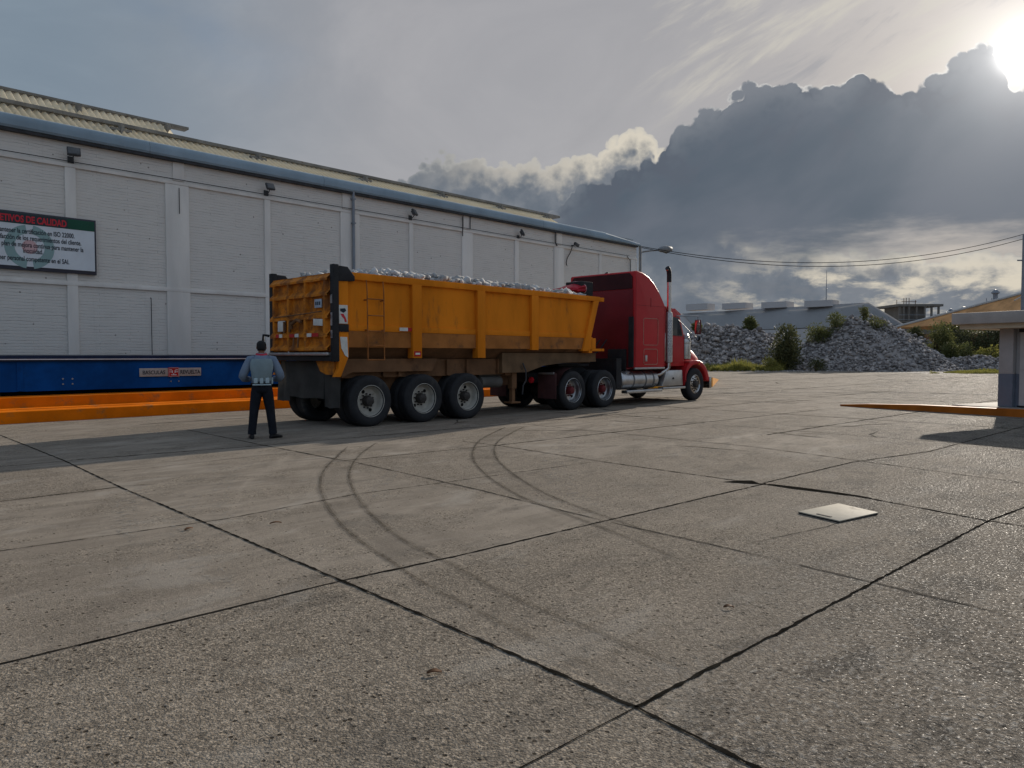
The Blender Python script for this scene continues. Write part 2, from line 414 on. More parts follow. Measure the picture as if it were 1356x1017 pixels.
    finish(col, rough, 0, bump(h, 0.9, 0.016), spec=lin(glint, 0, 1, 0.05, 0.5))
    return m
def mat_decal(name, col, lo, hi, sc, alpha=0.8, stretch=(1, 1, 1)):
    m = new_mat(name); p = coords('Position')
    a = sstep(noise(scaled(p, *stretch), sc, 6, 0.65), lo, hi) * alpha
    if 'tire' in name: a = a * lin(sep(p)[1], 0.6, 5.0, 0.15, 1.0) * lin(noise(p, 38.0, 3, 0.6), 0.3, 0.65, 0.35, 1.0)
    finish(col, 0.9, 0, None, alpha=a, spec=0.03); return m
m_conc = mat_concrete()
m_joint = surf('joint_filler', (0.018, 0.016, 0.013), 0.95, 0.4, 8, bmp=0.0, spec=0.0)
m_crack = mat_decal('crack_line', (0.028, 0.024, 0.02), 0.28, 0.50, 3.0, 0.8)
m_tread = mat_decal('tire_rubber', (0.060, 0.050, 0.038), 0.22, 0.60, 3.0, 0.50)
m_treadsoft = mat_decal('tire_rubber_soft', (0.070, 0.060, 0.048), 0.25, 0.65, 5.0, 0.26)
m_treadband = mat_decal('tire_rubber_light', (0.085, 0.075, 0.065), 0.35, 0.75, 2.2, 0.22)
m_scuff = mat_decal('pale_scuff', (0.34, 0.31, 0.27), 0.48, 0.72, 11.0, 0.5, (1, 1, 1))
m_dirt = new_mat('gravel_ground'); _p = coords('Position')
finish(mix(noise(_p, 0.3, 8, 0.7), (0.10, 0.092, 0.082), (0.26, 0.24, 0.215)), 0.9, 0, bump(noise(_p, 6, 6, 0.7), 0.8, 0.1))

g = MB(); g.face([(-900, -900, -0.006), (1800, -900, -0.006), (1800, 1800, -0.006), (-900, 1800, -0.006)])
tag(g.build('ground', m_dirt, smooth=False), 'bare dusty ground reaching away beyond the concrete yard', 'ground', kind='structure')
yard = MB()
far_edge = [gp(u, v) for u, v in ((1600, 497), (1400, 495), (1250, 495), (1150, 492), (1030, 491), (930, 489), (860, 489))]
yard.face([(-25, -25, 0), (70, -25, 0)] + [(p.x, p.y, 0) for p in far_edge] + [(60, 48, 0), (36, 48, 0), (-25, 30, 0)])
yard = yard.build('pavement', m_conc, smooth=False); tag(yard, 'grey weathered concrete yard of large slabs', 'pavement', kind='structure')

def line_strip(mb, pts, w, z, jit=0.25, seg=0.12, taper=False):
    pts = [Vector((p[0], p[1])) for p in pts]; P = []
    for a, b in zip(pts, pts[1:]):
        n = max(2, int((b - a).length / seg)); P += [a.lerp(b, i / n) for i in range(n)]
    P.append(pts[-1]); L = []; Q = []
    for i, p in enumerate(P):
        d = (P[min(i + 1, len(P) - 1)] - P[max(i - 1, 0)]).normalized(); n = Vector((-d.y, d.x))
        k = 1.0
        if taper: k = min(1, i / 6 + 0.05, (len(P) - 1 - i) / 6 + 0.05)
        off = mnoise.noise((p.x * 1.7, p.y * 1.7, 3)) * w * 0.15
        wl = w * k * (0.5 + jit * (random.random() - 0.35)); wr = w * k * (0.5 + jit * (random.random() - 0.35))
        L.append((*(p + n * (wl + off)), z)); Q.append((*(p - n * (wr - off)), z))
    mb.strip(L, Q)
J = MB()
BIG, MIDW, THIN = 0.045, 0.030, 0.014
for pts, w in [
    ([(3.6, 18.4), (3.22, 11.48), (2.99, 8.73), (2.71, 4.08), (2.55, 1.7), (2.46, 1.14), (2.2, -3)], 0.034),
    ([(-4, 4.25), (0.87, 4.11), (2.69, 4.05)], 0.030), ([(2.69, 4.05), (3.58, 3.95), (5.27, 3.85), (7.77, 3.68), (8.06, 3.66)], 0.032),
    ([(8.06, 3.69), (10.5, 3.54), (12.43, 3.1), (22, 2.6)], 0.020),
    ([(2.55, 1.7), (3.51, 1.64), (5.05, 1.55), (7.57, 1.41), (8.48, 1.29), (14, 0.9)], 0.032), ([(-3, 1.95), (1.89, 1.74), (2.55, 1.7)], 0.014),
    ([(8.55, 9.2), (8.53, 8.33), (8.19, 5.99), (8.0, 3.76)], 0.034), ([(8.0, 3.76), (7.94, 2.52), (7.57, 1.41), (7.2, -2)], 0.040),
    ([(6.2, 14.5), (5.96, 11.06), (5.85, 8.68)], 0.036), ([(5.85, 8.68), (8.48, 8.37)], 0.034), ([(8.48, 8.37), (12.0, 8.15), (20, 7.6)], 0.026),
    ([(3.3, 11.45), (5.96, 11.06), (9, 10.9), (16, 10.5), (34, 9.4)], 0.026),
    ([(-5, 8.9), (1.87, 8.72), (2.99, 8.73)], 0.030), ([(2.99, 8.78), (3.35, 8.62)], 0.03), ([(-6, 11.9), (3.3, 11.4)], 0.024),
    ([(11.6, 11), (11.34, 7.47), (11.16, 5.25), (10.64, 3.39), (10.08, 1.54), (9.7, -1)], 0.032),
    ([(14.9, 16), (14.3, 9), (13.9, 3), (13.5, -2)], 0.03), ([(18.6, 17), (18.0, 9), (17.3, 1)], 0.035), ([(22.3, 17), (21.9, 9)], 0.04),
    ([(26.5, 18), (26, 4)], 0.045), ([(32, 19), (31.4, 2)], 0.05), ([(39, 24), (38.2, 2)], 0.06), ([(47, 28), (46, 3)], 0.07), ([(56, 32), (55, 3)], 0.08),
    ([(9, 14.3), (20, 13.6), (36, 12.8), (64, 11.5)], 0.05), ([(6.0, 16.3), (36, 15.2)], 0.04), ([(13, 5.9), (24, 5.3), (60, 3.5)], 0.035), ([(38, 18.3), (66, 17)], 0.07), ([(40, 22.6), (68, 21.6)], 0.07)]:
    line_strip(J, pts, w * (0.45 if max(abs(q[0]) for q in pts) < 16 else 0.8), 0.004, jit=0.9, seg=0.05 if len(pts) > 3 else 0.1)
# broken slab corner with an open dark gap
J.face([(8.14, 3.86, 0.0045), (8.02, 3.98, 0.0045), (7.82, 4.06, 0.0045), (7.90, 3.82, 0.0045), (7.98, 3.68, 0.0045)])
J.strip([(8.06, 3.62, .0046), (8.08, 3.3, .0046), (8.06, 2.95, .0046), (8.02, 2.66, .0046), (7.97, 2.5, .0046)], [(7.99, 3.62, .0046), (7.94, 3.3, .0046), (7.95, 2.95, .0046), (7.97, 2.66, .0046), (7.94, 2.5, .0046)])
tag(J.build('pavement_joint', m_joint, yard, smooth=False), kind='structure')
K = MB()
for pts, w in [([(-4, 6.7), (1.39, 6.51), (3.05, 6.34), (4.5, 6.48), (5.65, 6.35), (8.2, 6.1)], 0.014), ([(5.89, 8.65), (5.56, 5.66), (5.27, 3.85)], 0.018), ([(5.27, 3.85), (5.16, 2.66), (5.01, 1.58), (4.88, 0.73)], 0.018),
               ([(3.1, 9.9), (5.8, 10.0)], 0.010), ([(0.3, 12.9), (0.9, 5.0)], 0.008), ([(5.3, 2.6), (6.4, 2.35), (7.6, 2.3)], 0.008)]:
    line_strip(K, pts, w, 0.0035, jit=0.9, seg=0.06, taper=True)
random.seed(21)
for k in range(90):
    a = random.uniform(0, PI); x = random.uniform(9, 60); y = random.uniform(4, 12 + x * 0.1); l = random.uniform(0.5, 2.6)
    line_strip(K, [(x, y), (x + l * 0.4 * math.cos(a), y + l * .5 * math.sin(a) + .1), (x + l * math.cos(a), y + l * math.sin(a))], 0.022 + x * 0.0020, 0.0035, 0.6, 0.1, True)
tag(K.build('pavement_crack', m_crack, yard, smooth=False), kind='structure')
TM = MB()
tracks = {
 'A': [(461, 591), (430.5, 621), (424, 642), (430, 665), (451, 694), (481, 720), (525.5, 748.6), (563, 774), (610, 798), (654, 821), (695, 840), (756, 871), (840, 912)],
 'B': [(498, 587), (475, 604), (463, 625), (466, 645), (478, 665), (505, 694), (542, 720), (583, 740), (620, 759), (654, 779), (692, 796), (732, 813), (770, 828), (824, 852), (930, 898)],
 'C': [(671, 565), (637, 582), (626, 598), (629, 613), (651, 635), (692, 659), (726, 672), (776, 691), (840, 716), (900, 742)],
 'D': [(695, 565), (664.6, 581), (655, 594), (659.5, 609.5), (678, 626.5), (712, 648.5), (742.6, 662), (773, 674), (807, 686), (880, 712)]}
def smooth(pts, n=8):
    P = [Vector(p) for p in pts]; out = []
    for i in range(len(P) - 1):
        p0, p1, p2, p3 = P[max(i - 1, 0)], P[i], P[i + 1], P[min(i + 2, len(P) - 1)]
        for k in range(n):
            t = k / n
            out.append(0.5 * ((2 * p1) + (-p0 + p2) * t + (2 * p0 - 5 * p1 + 4 * p2 - p3) * t * t + (-p0 + 3 * p1 - 3 * p2 + p3) * t ** 3))
    return out + [P[-1]]
GT = {k: smooth([gp(*q).xy for q in v]) for k, v in tracks.items()}
for k, pts in GT.items():
    TM.mi = 0; line_strip(TM, pts, 0.026, 0.0056, 0.3, 0.08, True)
    TM.mi = 2; line_strip(TM, pts, 0.070, 0.0050, 0.3, 0.08, True)
TM.mi = 1
for a, b in (('A', 'B'), ('C', 'D')):   # paler rubber haze between the two dark edges of each tyre pair
    A, B = GT[a], GT[b]; n = min(len(A), len(B))
    TM.strip([(*A[int(i * (len(A) - 1) / (n - 1))], 0.0044) for i in range(n)], [(*B[int(i * (len(B) - 1) / (n - 1))], 0.0044) for i in range(n)])
tag(TM.build('tire_mark', [m_tread, m_treadband, m_treadsoft], yard, smooth=False), kind='structure')
SC = MB()
for pts in ([(345, 600), (300, 640), (292, 668), (304, 690)], [(196, 640), (174, 672), (172, 700), (186, 722)], [(185, 640), (162, 676), (160, 705)], [(760, 575), (728, 600), (724, 622), (745, 648), (800, 672)], [(775, 578), (744, 602), (741, 622), (765, 646)],
            [(540, 610), (508, 640), (510, 665)], [(262, 650), (240, 690), (250, 730), (310, 780)], [(1000, 560), (930, 585), (880, 610)], [(1040, 565), (960, 590), (900, 616)]):
    line_strip(SC, smooth([gp(*q).xy for q in pts]), 0.16, 0.0040, 0.2, 0.1, True)
tag(SC.build('pale_scuff', m_scuff, yard, smooth=False), kind='structure')

# steel hatch, litter
m_plate = surf('hatch_plate', (0.40, 0.36, 0.29), 0.7, 0.10, 5, dirt=((0.22, 0.19, 0.15), 0.3, 6), bmp=0.1, spec=0.05)
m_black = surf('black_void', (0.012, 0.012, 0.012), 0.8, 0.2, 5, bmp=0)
PC = [Vector((6.74, 2.75)), Vector((7.38, 2.62)), Vector((7.20, 2.20)), Vector((6.60, 2.33))]
pc = sum(PC, Vector((0, 0))) / 4
hatch = thing('access_hatch', 'beige steel hatch plate with a slot handle lying on the concrete slabs', 'hatch', (pc.x, pc.y, 0))
a = [p - pc for p in PC]
hm = MB(); hm.prism([tuple(v) for v in a], 'z', 0.010, 0.020, 0.003); hm.build('plate', m_plate, hatch)
hm = MB(); hm.prism([tuple(v * 0.985) for v in a], 'z', 0.001, 0.0099); hm.build('frame', m_black, hatch, smooth=False)
s0 = a[0].lerp(a[3], 0.5) * 0; e0 = a[3].lerp(a[2], 0.0)
u = (a[3] - a[0]).normalized(); w_ = (a[1] - a[0]).normalized()
ctr = a[0].lerp(a[3], 0.55) + w_ * 0.06
hm = MB(); hm.prism([tuple(ctr + u * sx * 0.075 + w_ * sy * 0.016) for sx, sy in ((-1, -1), (1, -1), (1, 1), (-1, 1))], 'z', 0.0205, 0.0245, 0.001); hm.build('slot_handle', m_black, hatch)
m_leaf = surf('dry_leaf', (0.10, 0.045, 0.018), 0.7, 0.3, 30, bmp=0)
def litter(name, label, cat, px, py, l, wd, rz, mat, group=None):
    b = MB(); n = 9; up, lo_ = [], []
    for i in range(n):
        t = i / (n - 1); ww = wd * math.sin(PI * min(1, t * 0.94 + 0.03)) ** 0.7 * (0.85 + 0.3 * random.random()); x = (t - .5) * l; zc = 0.004 + 0.010 * math.sin(PI * t) * 1.0
        up.append((Vector((x, ww, zc + .004)), Vector((x, -ww, zc)))); 
    va = [(b.bm.verts.new(p + Vector((0, 0, .004))), b.bm.verts.new(q + Vector((0, 0, .004))), b.bm.verts.new(q), b.bm.verts.new(p)) for p, q in up]
    for A_, B_ in zip(va, va[1:]):
        for k in range(4): b.bm.faces.new((A_[k], A_[(k + 1) % 4], B_[(k + 1) % 4], B_[k]))
    b.bm.faces.new(va[0]); b.bm.faces.new(va[-1]); o = b.build(name, mat, ang=60)
    p = gp(px, py); o.location = (p.x, p.y, 0.002); o.rotation_euler = (0, 0, rz); tag(o, label, cat, group)
    return o
litter('dry_leaf', 'single brown curled leaf on the coarse concrete in front', 'leaf', 575, 893, 0.070, 0.012, R(-35), m_leaf)
litter('dry_leaf', 'small reddish brown leaf on the slab left of the long joint', 'leaf', 250, 702, 0.09, 0.016, R(20), m_leaf)
litter('bark_chip', 'dark sliver of bark on the slab right of the long joint', 'bark', 365, 694, 0.10, 0.010, R(-20), m_leaf)
litter('bark_chip', 'tiny dark chip on the slab in front of the steel hatch', 'bark', 965, 806, 0.06, 0.012, R(-50), m_leaf)
def pebble_mesh():
    t = bmesh.new(); bmesh.ops.create_icosphere(t, subdivisions=1, radius=1)
    for v in t.verts: v.co *= random.uniform(0.7, 1.15); v.co.z = v.co.z * 0.55 + 0.45
    me = bpy.data.meshes.new('pebble'); t.to_mesh(me); t.free(); return me

# ------------------------------------------------------------------ warehouse on the left
YW = 24.0
def mat_brick(name, bw=0.30, bh=0.135):
    m = new_mat(name); p = coords('Object'); x, y, z = sep(p)
    wz = noise(scaled(p, 0.8, 0.8, 2.0), 1.0, 3, 0.5)
    q = comb(x + (noise(p, 3.0, 2, 0.5) - 0.5) * 0.05, z + (wz - 0.5) * 0.10 + (noise(p, 5.0, 3, 0.55) - 0.5) * 0.05, y)
    b = node('ShaderNodeTexBrick'); put(b.inputs['Vector'], q)
    b.inputs['Scale'].default_value = 1.0; b.inputs['Brick Width'].default_value = bw; b.inputs['Row Height'].default_value = bh
    b.inputs['Mortar Size'].default_value = 0.011; b.inputs['Mortar Smooth'].default_value = 0.6
    b.inputs['Color1'].default_value = (0.3, 0.3, 0.3, 1); b.inputs['Color2'].default_value = (0.8, 0.8, 0.8, 1); b.inputs['Mortar'].default_value = (0, 0, 0, 1)
    mort = V(b.outputs['Fac']); var = V(b.outputs['Color'])
    n1 = noise(scaled(p, 1, 1, 0.6), 0.9, 6, 0.65); n2 = noise(p, 9, 5, 0.7); n3 = noise(p, 55, 3, 0.6)
    c = mix(n1, (0.58, 0.555, 0.515), (0.68, 0.655, 0.615))
    c = mix(var * 0.3, c, (0.72, 0.695, 0.655))
    keep = sstep(noise(scaled(p, 1.6, 1.6, 6.0), 1.0, 5, 0.65), 0.44, 0.66)          # limewash has filled part of the joints
    c = mix(mort * keep * 0.42, c, (0.30, 0.29, 0.275))
    chip = sstep(n2, 0.64, 0.72) * sstep(noise(p, 2.2, 3, 0.6), 0.42, 0.56)
    c = mix(chip * 0.65, c, (0.20, 0.16, 0.13))
    dot_ = sstep(voro(p, 2.6), 0.085, 0.05)
    c = mix(dot_ * 0.75, c, (0.16, 0.14, 0.12))
    drip = sstep(noise(scaled(p, 3.5, 3.5, 0.18), 1.0, 7, 0.72), 0.56, 0.74)
    c = mix(drip * 0.35, c, (0.45, 0.435, 0.41))
    h = (1 - mort * (keep * 0.8 + 0.2)) * 1.0 + n3 * 0.35 + n2 * 0.5 + V(b.outputs['Color']) * 0.25
    finish(c, 0.85, 0, bump(h, 0.6, 0.016), spec=0.15); return m
m_brick = mat_brick('white_brick', 1.7, 0.088)
m_plaster = surf('white_plaster', (0.68, 0.655, 0.615), 0.85, 0.10, 1.2, dirt=((0.45, 0.43, 0.40), 0.14, 2.5), bmp=0.25, bscale=22, streak=True)
m_gutter = surf('blue_grey_gutter', (0.23, 0.31, 0.375), 0.6, 0.16, 0.5, dirt=((0.17, 0.19, 0.21), 0.2, 0.6), bmp=0.05, bscale=3, spec=0.3, streak=True)
m_pipe = surf('grey_pipe', (0.22, 0.245, 0.28), 0.5, 0.12, 3)
m_dark = surf('dark_steel', (0.035, 0.036, 0.04), 0.5, 0.3, 5)
m_rim = surf('weathered_steel', (0.23, 0.215, 0.19), 0.6, 0.2, 2, dirt=((0.14, 0.09, 0.05), 0.25, 3))
m_roof = surf('roof_sheet', (0.33, 0.34, 0.35), 0.5, 0.15, 1)
def mat_corr():
    m = new_mat('cream_corrugated'); p = coords('Object')
    c = mix(noise(scaled(p, 1.2, 1, 0.3), 1.0, 5, 0.6), (0.82, 0.72, 0.52), (0.90, 0.84, 0.70))
    finish(c, 0.5, 0, None, transl=0.62); return m
m_corr = mat_corr()
wh = thing('warehouse', 'long white painted brick warehouse with blue grey gutter and cream roof vents', 'warehouse', (15.4, YW, 0))
WO = (15.4, YW, 0)
X0, X1 = -6.0, 35.75
w = MB(); w.box(X0, X1, YW, YW + 26, 0, 7.75); w.build('wall', m_brick, wh, WO, smooth=False)
for a, b in ((0.5, 0.78), (3.5, 4.2), (6.91, 7.19), (9.70, 10.43), (13.03, 13.25), (16.1, 16.95), (19.37, 19.57), (22.29, 22.92), (25.65, 25.91), (28.5, 29.25), (32.2, 32.42), (35.15, 35.75)):
    z1 = 6.795
    w = MB(); w.box(a, b, YW - 0.055, YW + 0.1, 0, z1, 0.008); w.build('pilaster', m_plaster, wh, WO)
for a, b in ((9.95, 10.3), (16.2, 16.8), (22.4, 22.8), (28.7, 29.1)):
    w = MB(); w.box(a, b, YW - 0.04, YW + 0.1, 6.93, 7.62, 0.008); w.build('pilaster', m_plaster, wh, WO)
w = MB(); w.box(X0, X1, YW - 0.062, YW + 0.1, 6.80, 6.90, 0.008); w.build('ledge', m_plaster, wh, WO)
w = MB(); w.box(X0, X1, YW - 0.062, YW + 0.1, 3.44, 3.56, 0.008); w.build('ledge', m_plaster, wh, WO)
# rounded gutter along the eave, tapering at its far end
prof = [(0.02, 7.585), (-0.10, 7.575), (-0.17, 7.59), (-0.205, 7.65), (-0.21, 7.78), (-0.19, 7.88), (-0.14, 7.95), (-0.05, 7.985), (0.3, 7.99)]
w = MB()
xs = [X0, 3.1, 3.11, 9.2, 9.21, 15.3, 15.31, 21.4, 21.41, 27.5, 27.51, 32.6, 33.6, 34.6, 35.3, 35.85]
for i, (a, b) in enumerate(zip(xs, xs[1:])):
    if b - a < 0.02: continue
    def sec(x):
        k = 1 - max(0, (x - 32.6) / 3.25) * 0.62
        dx = 0.006 if i % 4 else 0.0
        return [Vector((x, YW + u - dx, 7.575 + (z - 7.575) * k)) for u, z in prof]
    A, B = sec(a), sec(b)
    va = [w.bm.verts.new(p) for p in A]; vb = [w.bm.verts.new(p) for p in B]
    for k in range(len(va) - 1): w.bm.faces.new((va[k], vb[k], vb[k + 1], va[k + 1]))
    w.bm.faces.new(va[::-1]); w.bm.faces.new(vb)
w.build('gutter', m_gutter, wh, WO, ang=25)
w = MB(); w.box(X0, 35.7, YW - 0.16, YW - 0.0, 7.50, 7.572); w.build('gutter_shadow', m_dark, wh, WO)  # continuous dark strip, paints in the shadow line under the gutter
w = MB()
for i in range(13):
    pass
w.prism([(YW + 0.2, 7.98), (YW + 13, 8.75), (YW + 26, 8.06), (YW + 26, 7.78), (YW + 0.2, 7.78)], 'x', X0, 35.7); w.build('roof', m_roof, wh, WO, smooth=False)
def corrugated(x0, x1, y0, z0, y1, z1, pitch=0.22, amp=0.035):
    mb = MB(); L = []; Q = []; n = int((x1 - x0) / (pitch / 6)); d = Vector((0, y1 - y0, z1 - z0)).normalized(); nn = Vector((0, -d.z, d.y))
    for i in range(n + 1):
        x = x0 + (x1 - x0) * i / n; o = nn * amp * math.sin(2 * PI * x / pitch)
        L.append(Vector((x, y0, z0)) + o); Q.append(Vector((x, y1, z1)) + o)
    mb.strip(L, Q); return mb
vent = corrugated(X0, 30.2, YW + 0.55, 7.95, YW + 2.0, 8.78, 0.21, 0.055).build('vent_sheet', m_corr, wh, WO)
w = MB(); w.box(X0, 31.2, YW + 1.82, YW + 2.35, 8.785, 8.90, 0.01); w.build('vent_rim', m_rim, wh, WO)
for x in (-2.6, 3.4, 9.0, 13.7, 18.4, 22.6, 26.4, 29.9):
    w = MB(); w.box(x, x + 0.10, YW + 1.52, YW + 1.80, 8.46, 8.784); w.box(x - 0.28, x + 0.34, YW + 1.58, YW + 1.72, 8.57, 8.66); w.build('vent_post', m_rim, wh, WO)
corrugated(X0, 11.4, YW + 3.0, 9.0, YW + 4.0, 9.77, 0.21, 0.055).build('vent_sheet', m_corr, wh, WO)
w = MB(); w.box(X0, 12.2, YW + 3.9, YW + 4.3, 9.775, 9.865, 0.01); w.build('vent_rim', m_rim, wh, WO)
for x in (-2.0, 1.4, 4.8, 8.4, 11.3):
    w = MB(); w.box(x, x + 0.12, YW + 3.62, YW + 3.89, 9.2, 9.774); w.build('vent_post', m_rim, wh, WO)
# downspouts and conduits
w = MB(); w.tube([(16.62, YW - .13, 7.6), (16.62, YW - .13, 0.1)], 0.055, 12)
for z in (2.2, 4.4, 6.4, 7.3): w.box(16.55, 16.69, YW - .2, YW - .04, z, z + 0.05)
w.build('downspout', m_pipe, wh, WO)
def conduit(pts, r):
    w = MB(); w.tube(pts, r, 6); w.build('conduit', m_dark, wh, WO)
conduit([(9.2, YW - .09, 3.2), (9.2, YW - .09, 0.2)], 0.012); conduit([(10.12, YW - .075, 6.7), (10.12, YW - .075, 5.9)], 0.012)
conduit([(22.75, YW - .07, 7.5), (22.75, YW - .07, 6.95)], 0.02); conduit([(22.3, YW - .07, 7.45), (22.3, YW - .07, 6.6)], 0.02)
conduit([(X0, YW - .1, 6.95), (20, YW - .1, 6.96), (34.9, YW - .1, 6.95)], 0.012)
conduit([(28.5, YW - .1, 7.5), (28.5, YW - .1, 7.0), (28.65, YW - .1, 6.85)], 0.03)
conduit([(34.7, YW - .1, 6.9), (34.95, YW - .12, 6.7), (35.0, YW - .1, 6.4), (35.0, YW - .1, 4.0)], 0.02)

# floodlights
m_lamp = surf('lamp_housing', (0.06, 0.062, 0.066), 0.45, 0.2, 8)
m_glass = surf('lamp_glass', (0.10, 0.105, 0.11), 0.35, 0.15, 8, bmp=0)
def floodlight(x, z, sc, yaw, label):
    t = thing('floodlight', label, 'floodlight', (x, YW, z), 0, 'floodlights under the warehouse gutter')
    M4 = Matrix.Translation((0, -0.30, 0)) @ Matrix.Rotation(R(yaw), 4, 'Z') @ Matrix.Rotation(R(-28), 4, 'X') @ Matrix.Diagonal((sc, sc, sc, 1))
    b = MB(); b.box(-.20, .20, -.05, .05, -.15, .15, .02, M4); b.box(-.14, .14, .05, .12, -.10, .10, .01, M4); b.build('housing', m_lamp, t)
    b = MB(); b.box(-.165, .165, -.058, -.045, -.115, .115, 0, M4); b.build('lens', m_glass, t)
    b = MB(); b.tube([(0, 0.0, -.19), (0, -.16, -.20), (0, -.28, -.10)], 0.018 * sc, 6); b.box(-.08, .08, -.03, 0.0, -.27, -.09); b.build('bracket', m_lamp, t)
    return t
floodlight(7.08, 7.20, 0.85, -10, 'large square floodlight above the quality notice board')
floodlight(13.12, 7.2, 0.78, 5, 'small floodlight on the wall left of the downspout')
floodlight(19.45, 7.2, 0.85, 30, 'floodlight just right of the downspout')
floodlight(25.9, 7.15, 0.95, 40, 'floodlight turned sideways toward the middle of the wall, left of the camera')
cm = thing('security_camera', 'dark security camera on a bracket with a cable hanging down the wall', 'camera', (29.9, YW, 6.95))
b = MB(); b.box(-.22, .12, -.42, -.30, -.02, .12, .02, Matrix.Rotation(R(14), 4, 'Y')); b.build('housing', m_lamp, cm)
b = MB(); b.tube([(0, 0, .05), (0, -.2, .05), (0, -.34, .03)], .03, 8); b.build('bracket', m_lamp, cm)
b = MB(); b.tube([(0, -.06, .02), (-.15, -.07, -.3), (-.42, -.07, -.62), (-.5, -.07, -.85), (-.46, -.07, -1.0)], .022, 6); b.build('cable', m_dark, cm)

# notice board
m_white = surf('sign_white', (0.62, 0.66, 0.70), 0.4, 0.05, 2, bmp=0)
m_green = surf('sign_green', (0.012, 0.075, 0.045), 0.4, 0.1, 2, bmp=0)
m_hdark = surf('sign_header_dark', (0.030, 0.040, 0.048), 0.4, 0.1, 2, bmp=0)
m_red = surf('sign_red', (0.55, 0.030, 0.045), 0.4, 0.05, 2, bmp=0)
m_ink = surf('sign_ink', (0.02, 0.028, 0.04), 0.5, 0.05, 2, bmp=0)
m_ring = surf('sign_ring', (0.25, 0.37, 0.37), 0.5, 0.06, 2, bmp=0)
m_pink = surf('sign_pink', (0.55, 0.36, 0.37), 0.5, 0.06, 2, bmp=0)
m_frame = surf('sign_frame', (0.05, 0.05, 0.065), 0.5, 0.1, 2, bmp=0)
SXL, SXR, SZB, SZT = 2.75, 7.62, 3.88, 5.33
sg = thing('notice_board', 'white notice board with green header and a grey green ring emblem on the warehouse wall', 'sign', (SXL, YW, SZB))
SO = (SXL, YW, SZB)
b = MB(); b.box(SXL - .05, SXR + .05, YW - .12, YW - .02, SZB - .10, SZT + .03, .008); b.build('frame', m_frame, sg, SO)
b = MB(); b.box(SXL, SXR, YW - .135, YW - .121, SZB, SZT - .02); b.build('panel', m_white, sg, SO)
b = MB(); b.box(SXL, SXR, YW - .141, YW - .1355, SZT - .30, SZT - .02); b.build('header', m_green, sg, SO)
b = MB(); b.box(SXL, 6.93, YW - .145, YW - .1415, SZT - .292, SZT - .028); b.build('header_band', m_hdark, sg, SO)
cxr, czr, r0, r1 = 5.98, 4.42, 0.36, 0.60
b = MB()
for a0, a1 in ((8, 82), (98, 172), (188, 262), (278, 352)):
    if a0 in (8, 98): a0, a1 = (2, 81) if a0 == 8 else (99, 178)
    elif a0 == 188: a0, a1 = 181, 261
    else: a0, a1 = 279, 359
    n = 16; L = []; Q = []
    for i in range(n + 1):
        t = R(a0 + (a1 - a0) * i / n); L.append((cxr + r0 * math.cos(t), YW - .1375, czr + r0 * math.sin(t))); Q.append((cxr + r1 * math.cos(t), YW - .1375, czr + r1 * math.sin(t)))
    b.strip(L, Q)
b.build('ring_emblem', m_ring, sg, SO, smooth=False)
b = MB(); b.prism([(cxr + .19 * math.cos(2 * PI * i / 20), czr + .19 * math.sin(2 * PI * i / 20)) for i in range(20)], 'y', YW - .1382, YW - .1355); b.build('emblem_centre', m_pink, sg, SO, smooth=False)
off = Matrix.Translation((-SXL, -YW, -SZB))
text('header_text', 'OBJETIVOS DE CALIDAD', 0.255, m_red, sg, off @ wall_text_matrix(6.90, YW - .147, SZT - .255), 'RIGHT', 0.001, 0.008, 0.675)
for i, (t, xr, al) in enumerate((('Mantener la certificación en ISO 22000.', 7.10, 'RIGHT'), ('Satisfacción de los requerimientos del cliente.', 7.27, 'RIGHT'), ('Un plan de mejora continua para mantener la', 7.32, 'RIGHT'), ('inocuidad.', 6.06, 'CENTER'), ('Tener personal competente en el SAI.', 6.95, 'RIGHT'))):
    z = (4.78, 4.595, 4.41, 4.25, 4.03)[i]
    text('notice_text', t, 0.185, m_ink, sg, off @ wall_text_matrix(xr, YW - .1405, z), al, 0.001, 0.003, 0.64)

# street lamp on the warehouse corner
m_galv = surf('galvanised', (0.20, 0.21, 0.22), 0.6, 0.15, 4, spec=0.1)
lp = thing('street_lamp', 'grey street lamp reaching out from the far corner of the white warehouse', 'street lamp', (35.95, YW - .12, 0))
b = MB(); b.tube([(0, 0, 0), (0, 0, 7.62)], 0.085, 12); b.build('pole', m_galv, lp)
b = MB(); b.tube([(0, 0, 7.25), (0.9, -.06, 7.42), (1.9, -.12, 7.56)], 0.045, 8); b.build('arm', m_galv, lp)
b = MB(); b.tube([(1.7, -.12, 7.56), (2.0, -.13, 7.60), (2.5, -.15, 7.68), (2.95, -.17, 7.72), (3.1, -.17, 7.72)], [0.08, 0.17, 0.20, 0.15, 0.04], 12); b.build('lamp_head', m_galv, lp)
b = MB(); b.tube([(2.05, -.13, 7.50), (2.5, -.15, 7.53), (2.9, -.17, 7.62)], [0.05, 0.13, 0.05], 10); b.build('lens', m_glass, lp)
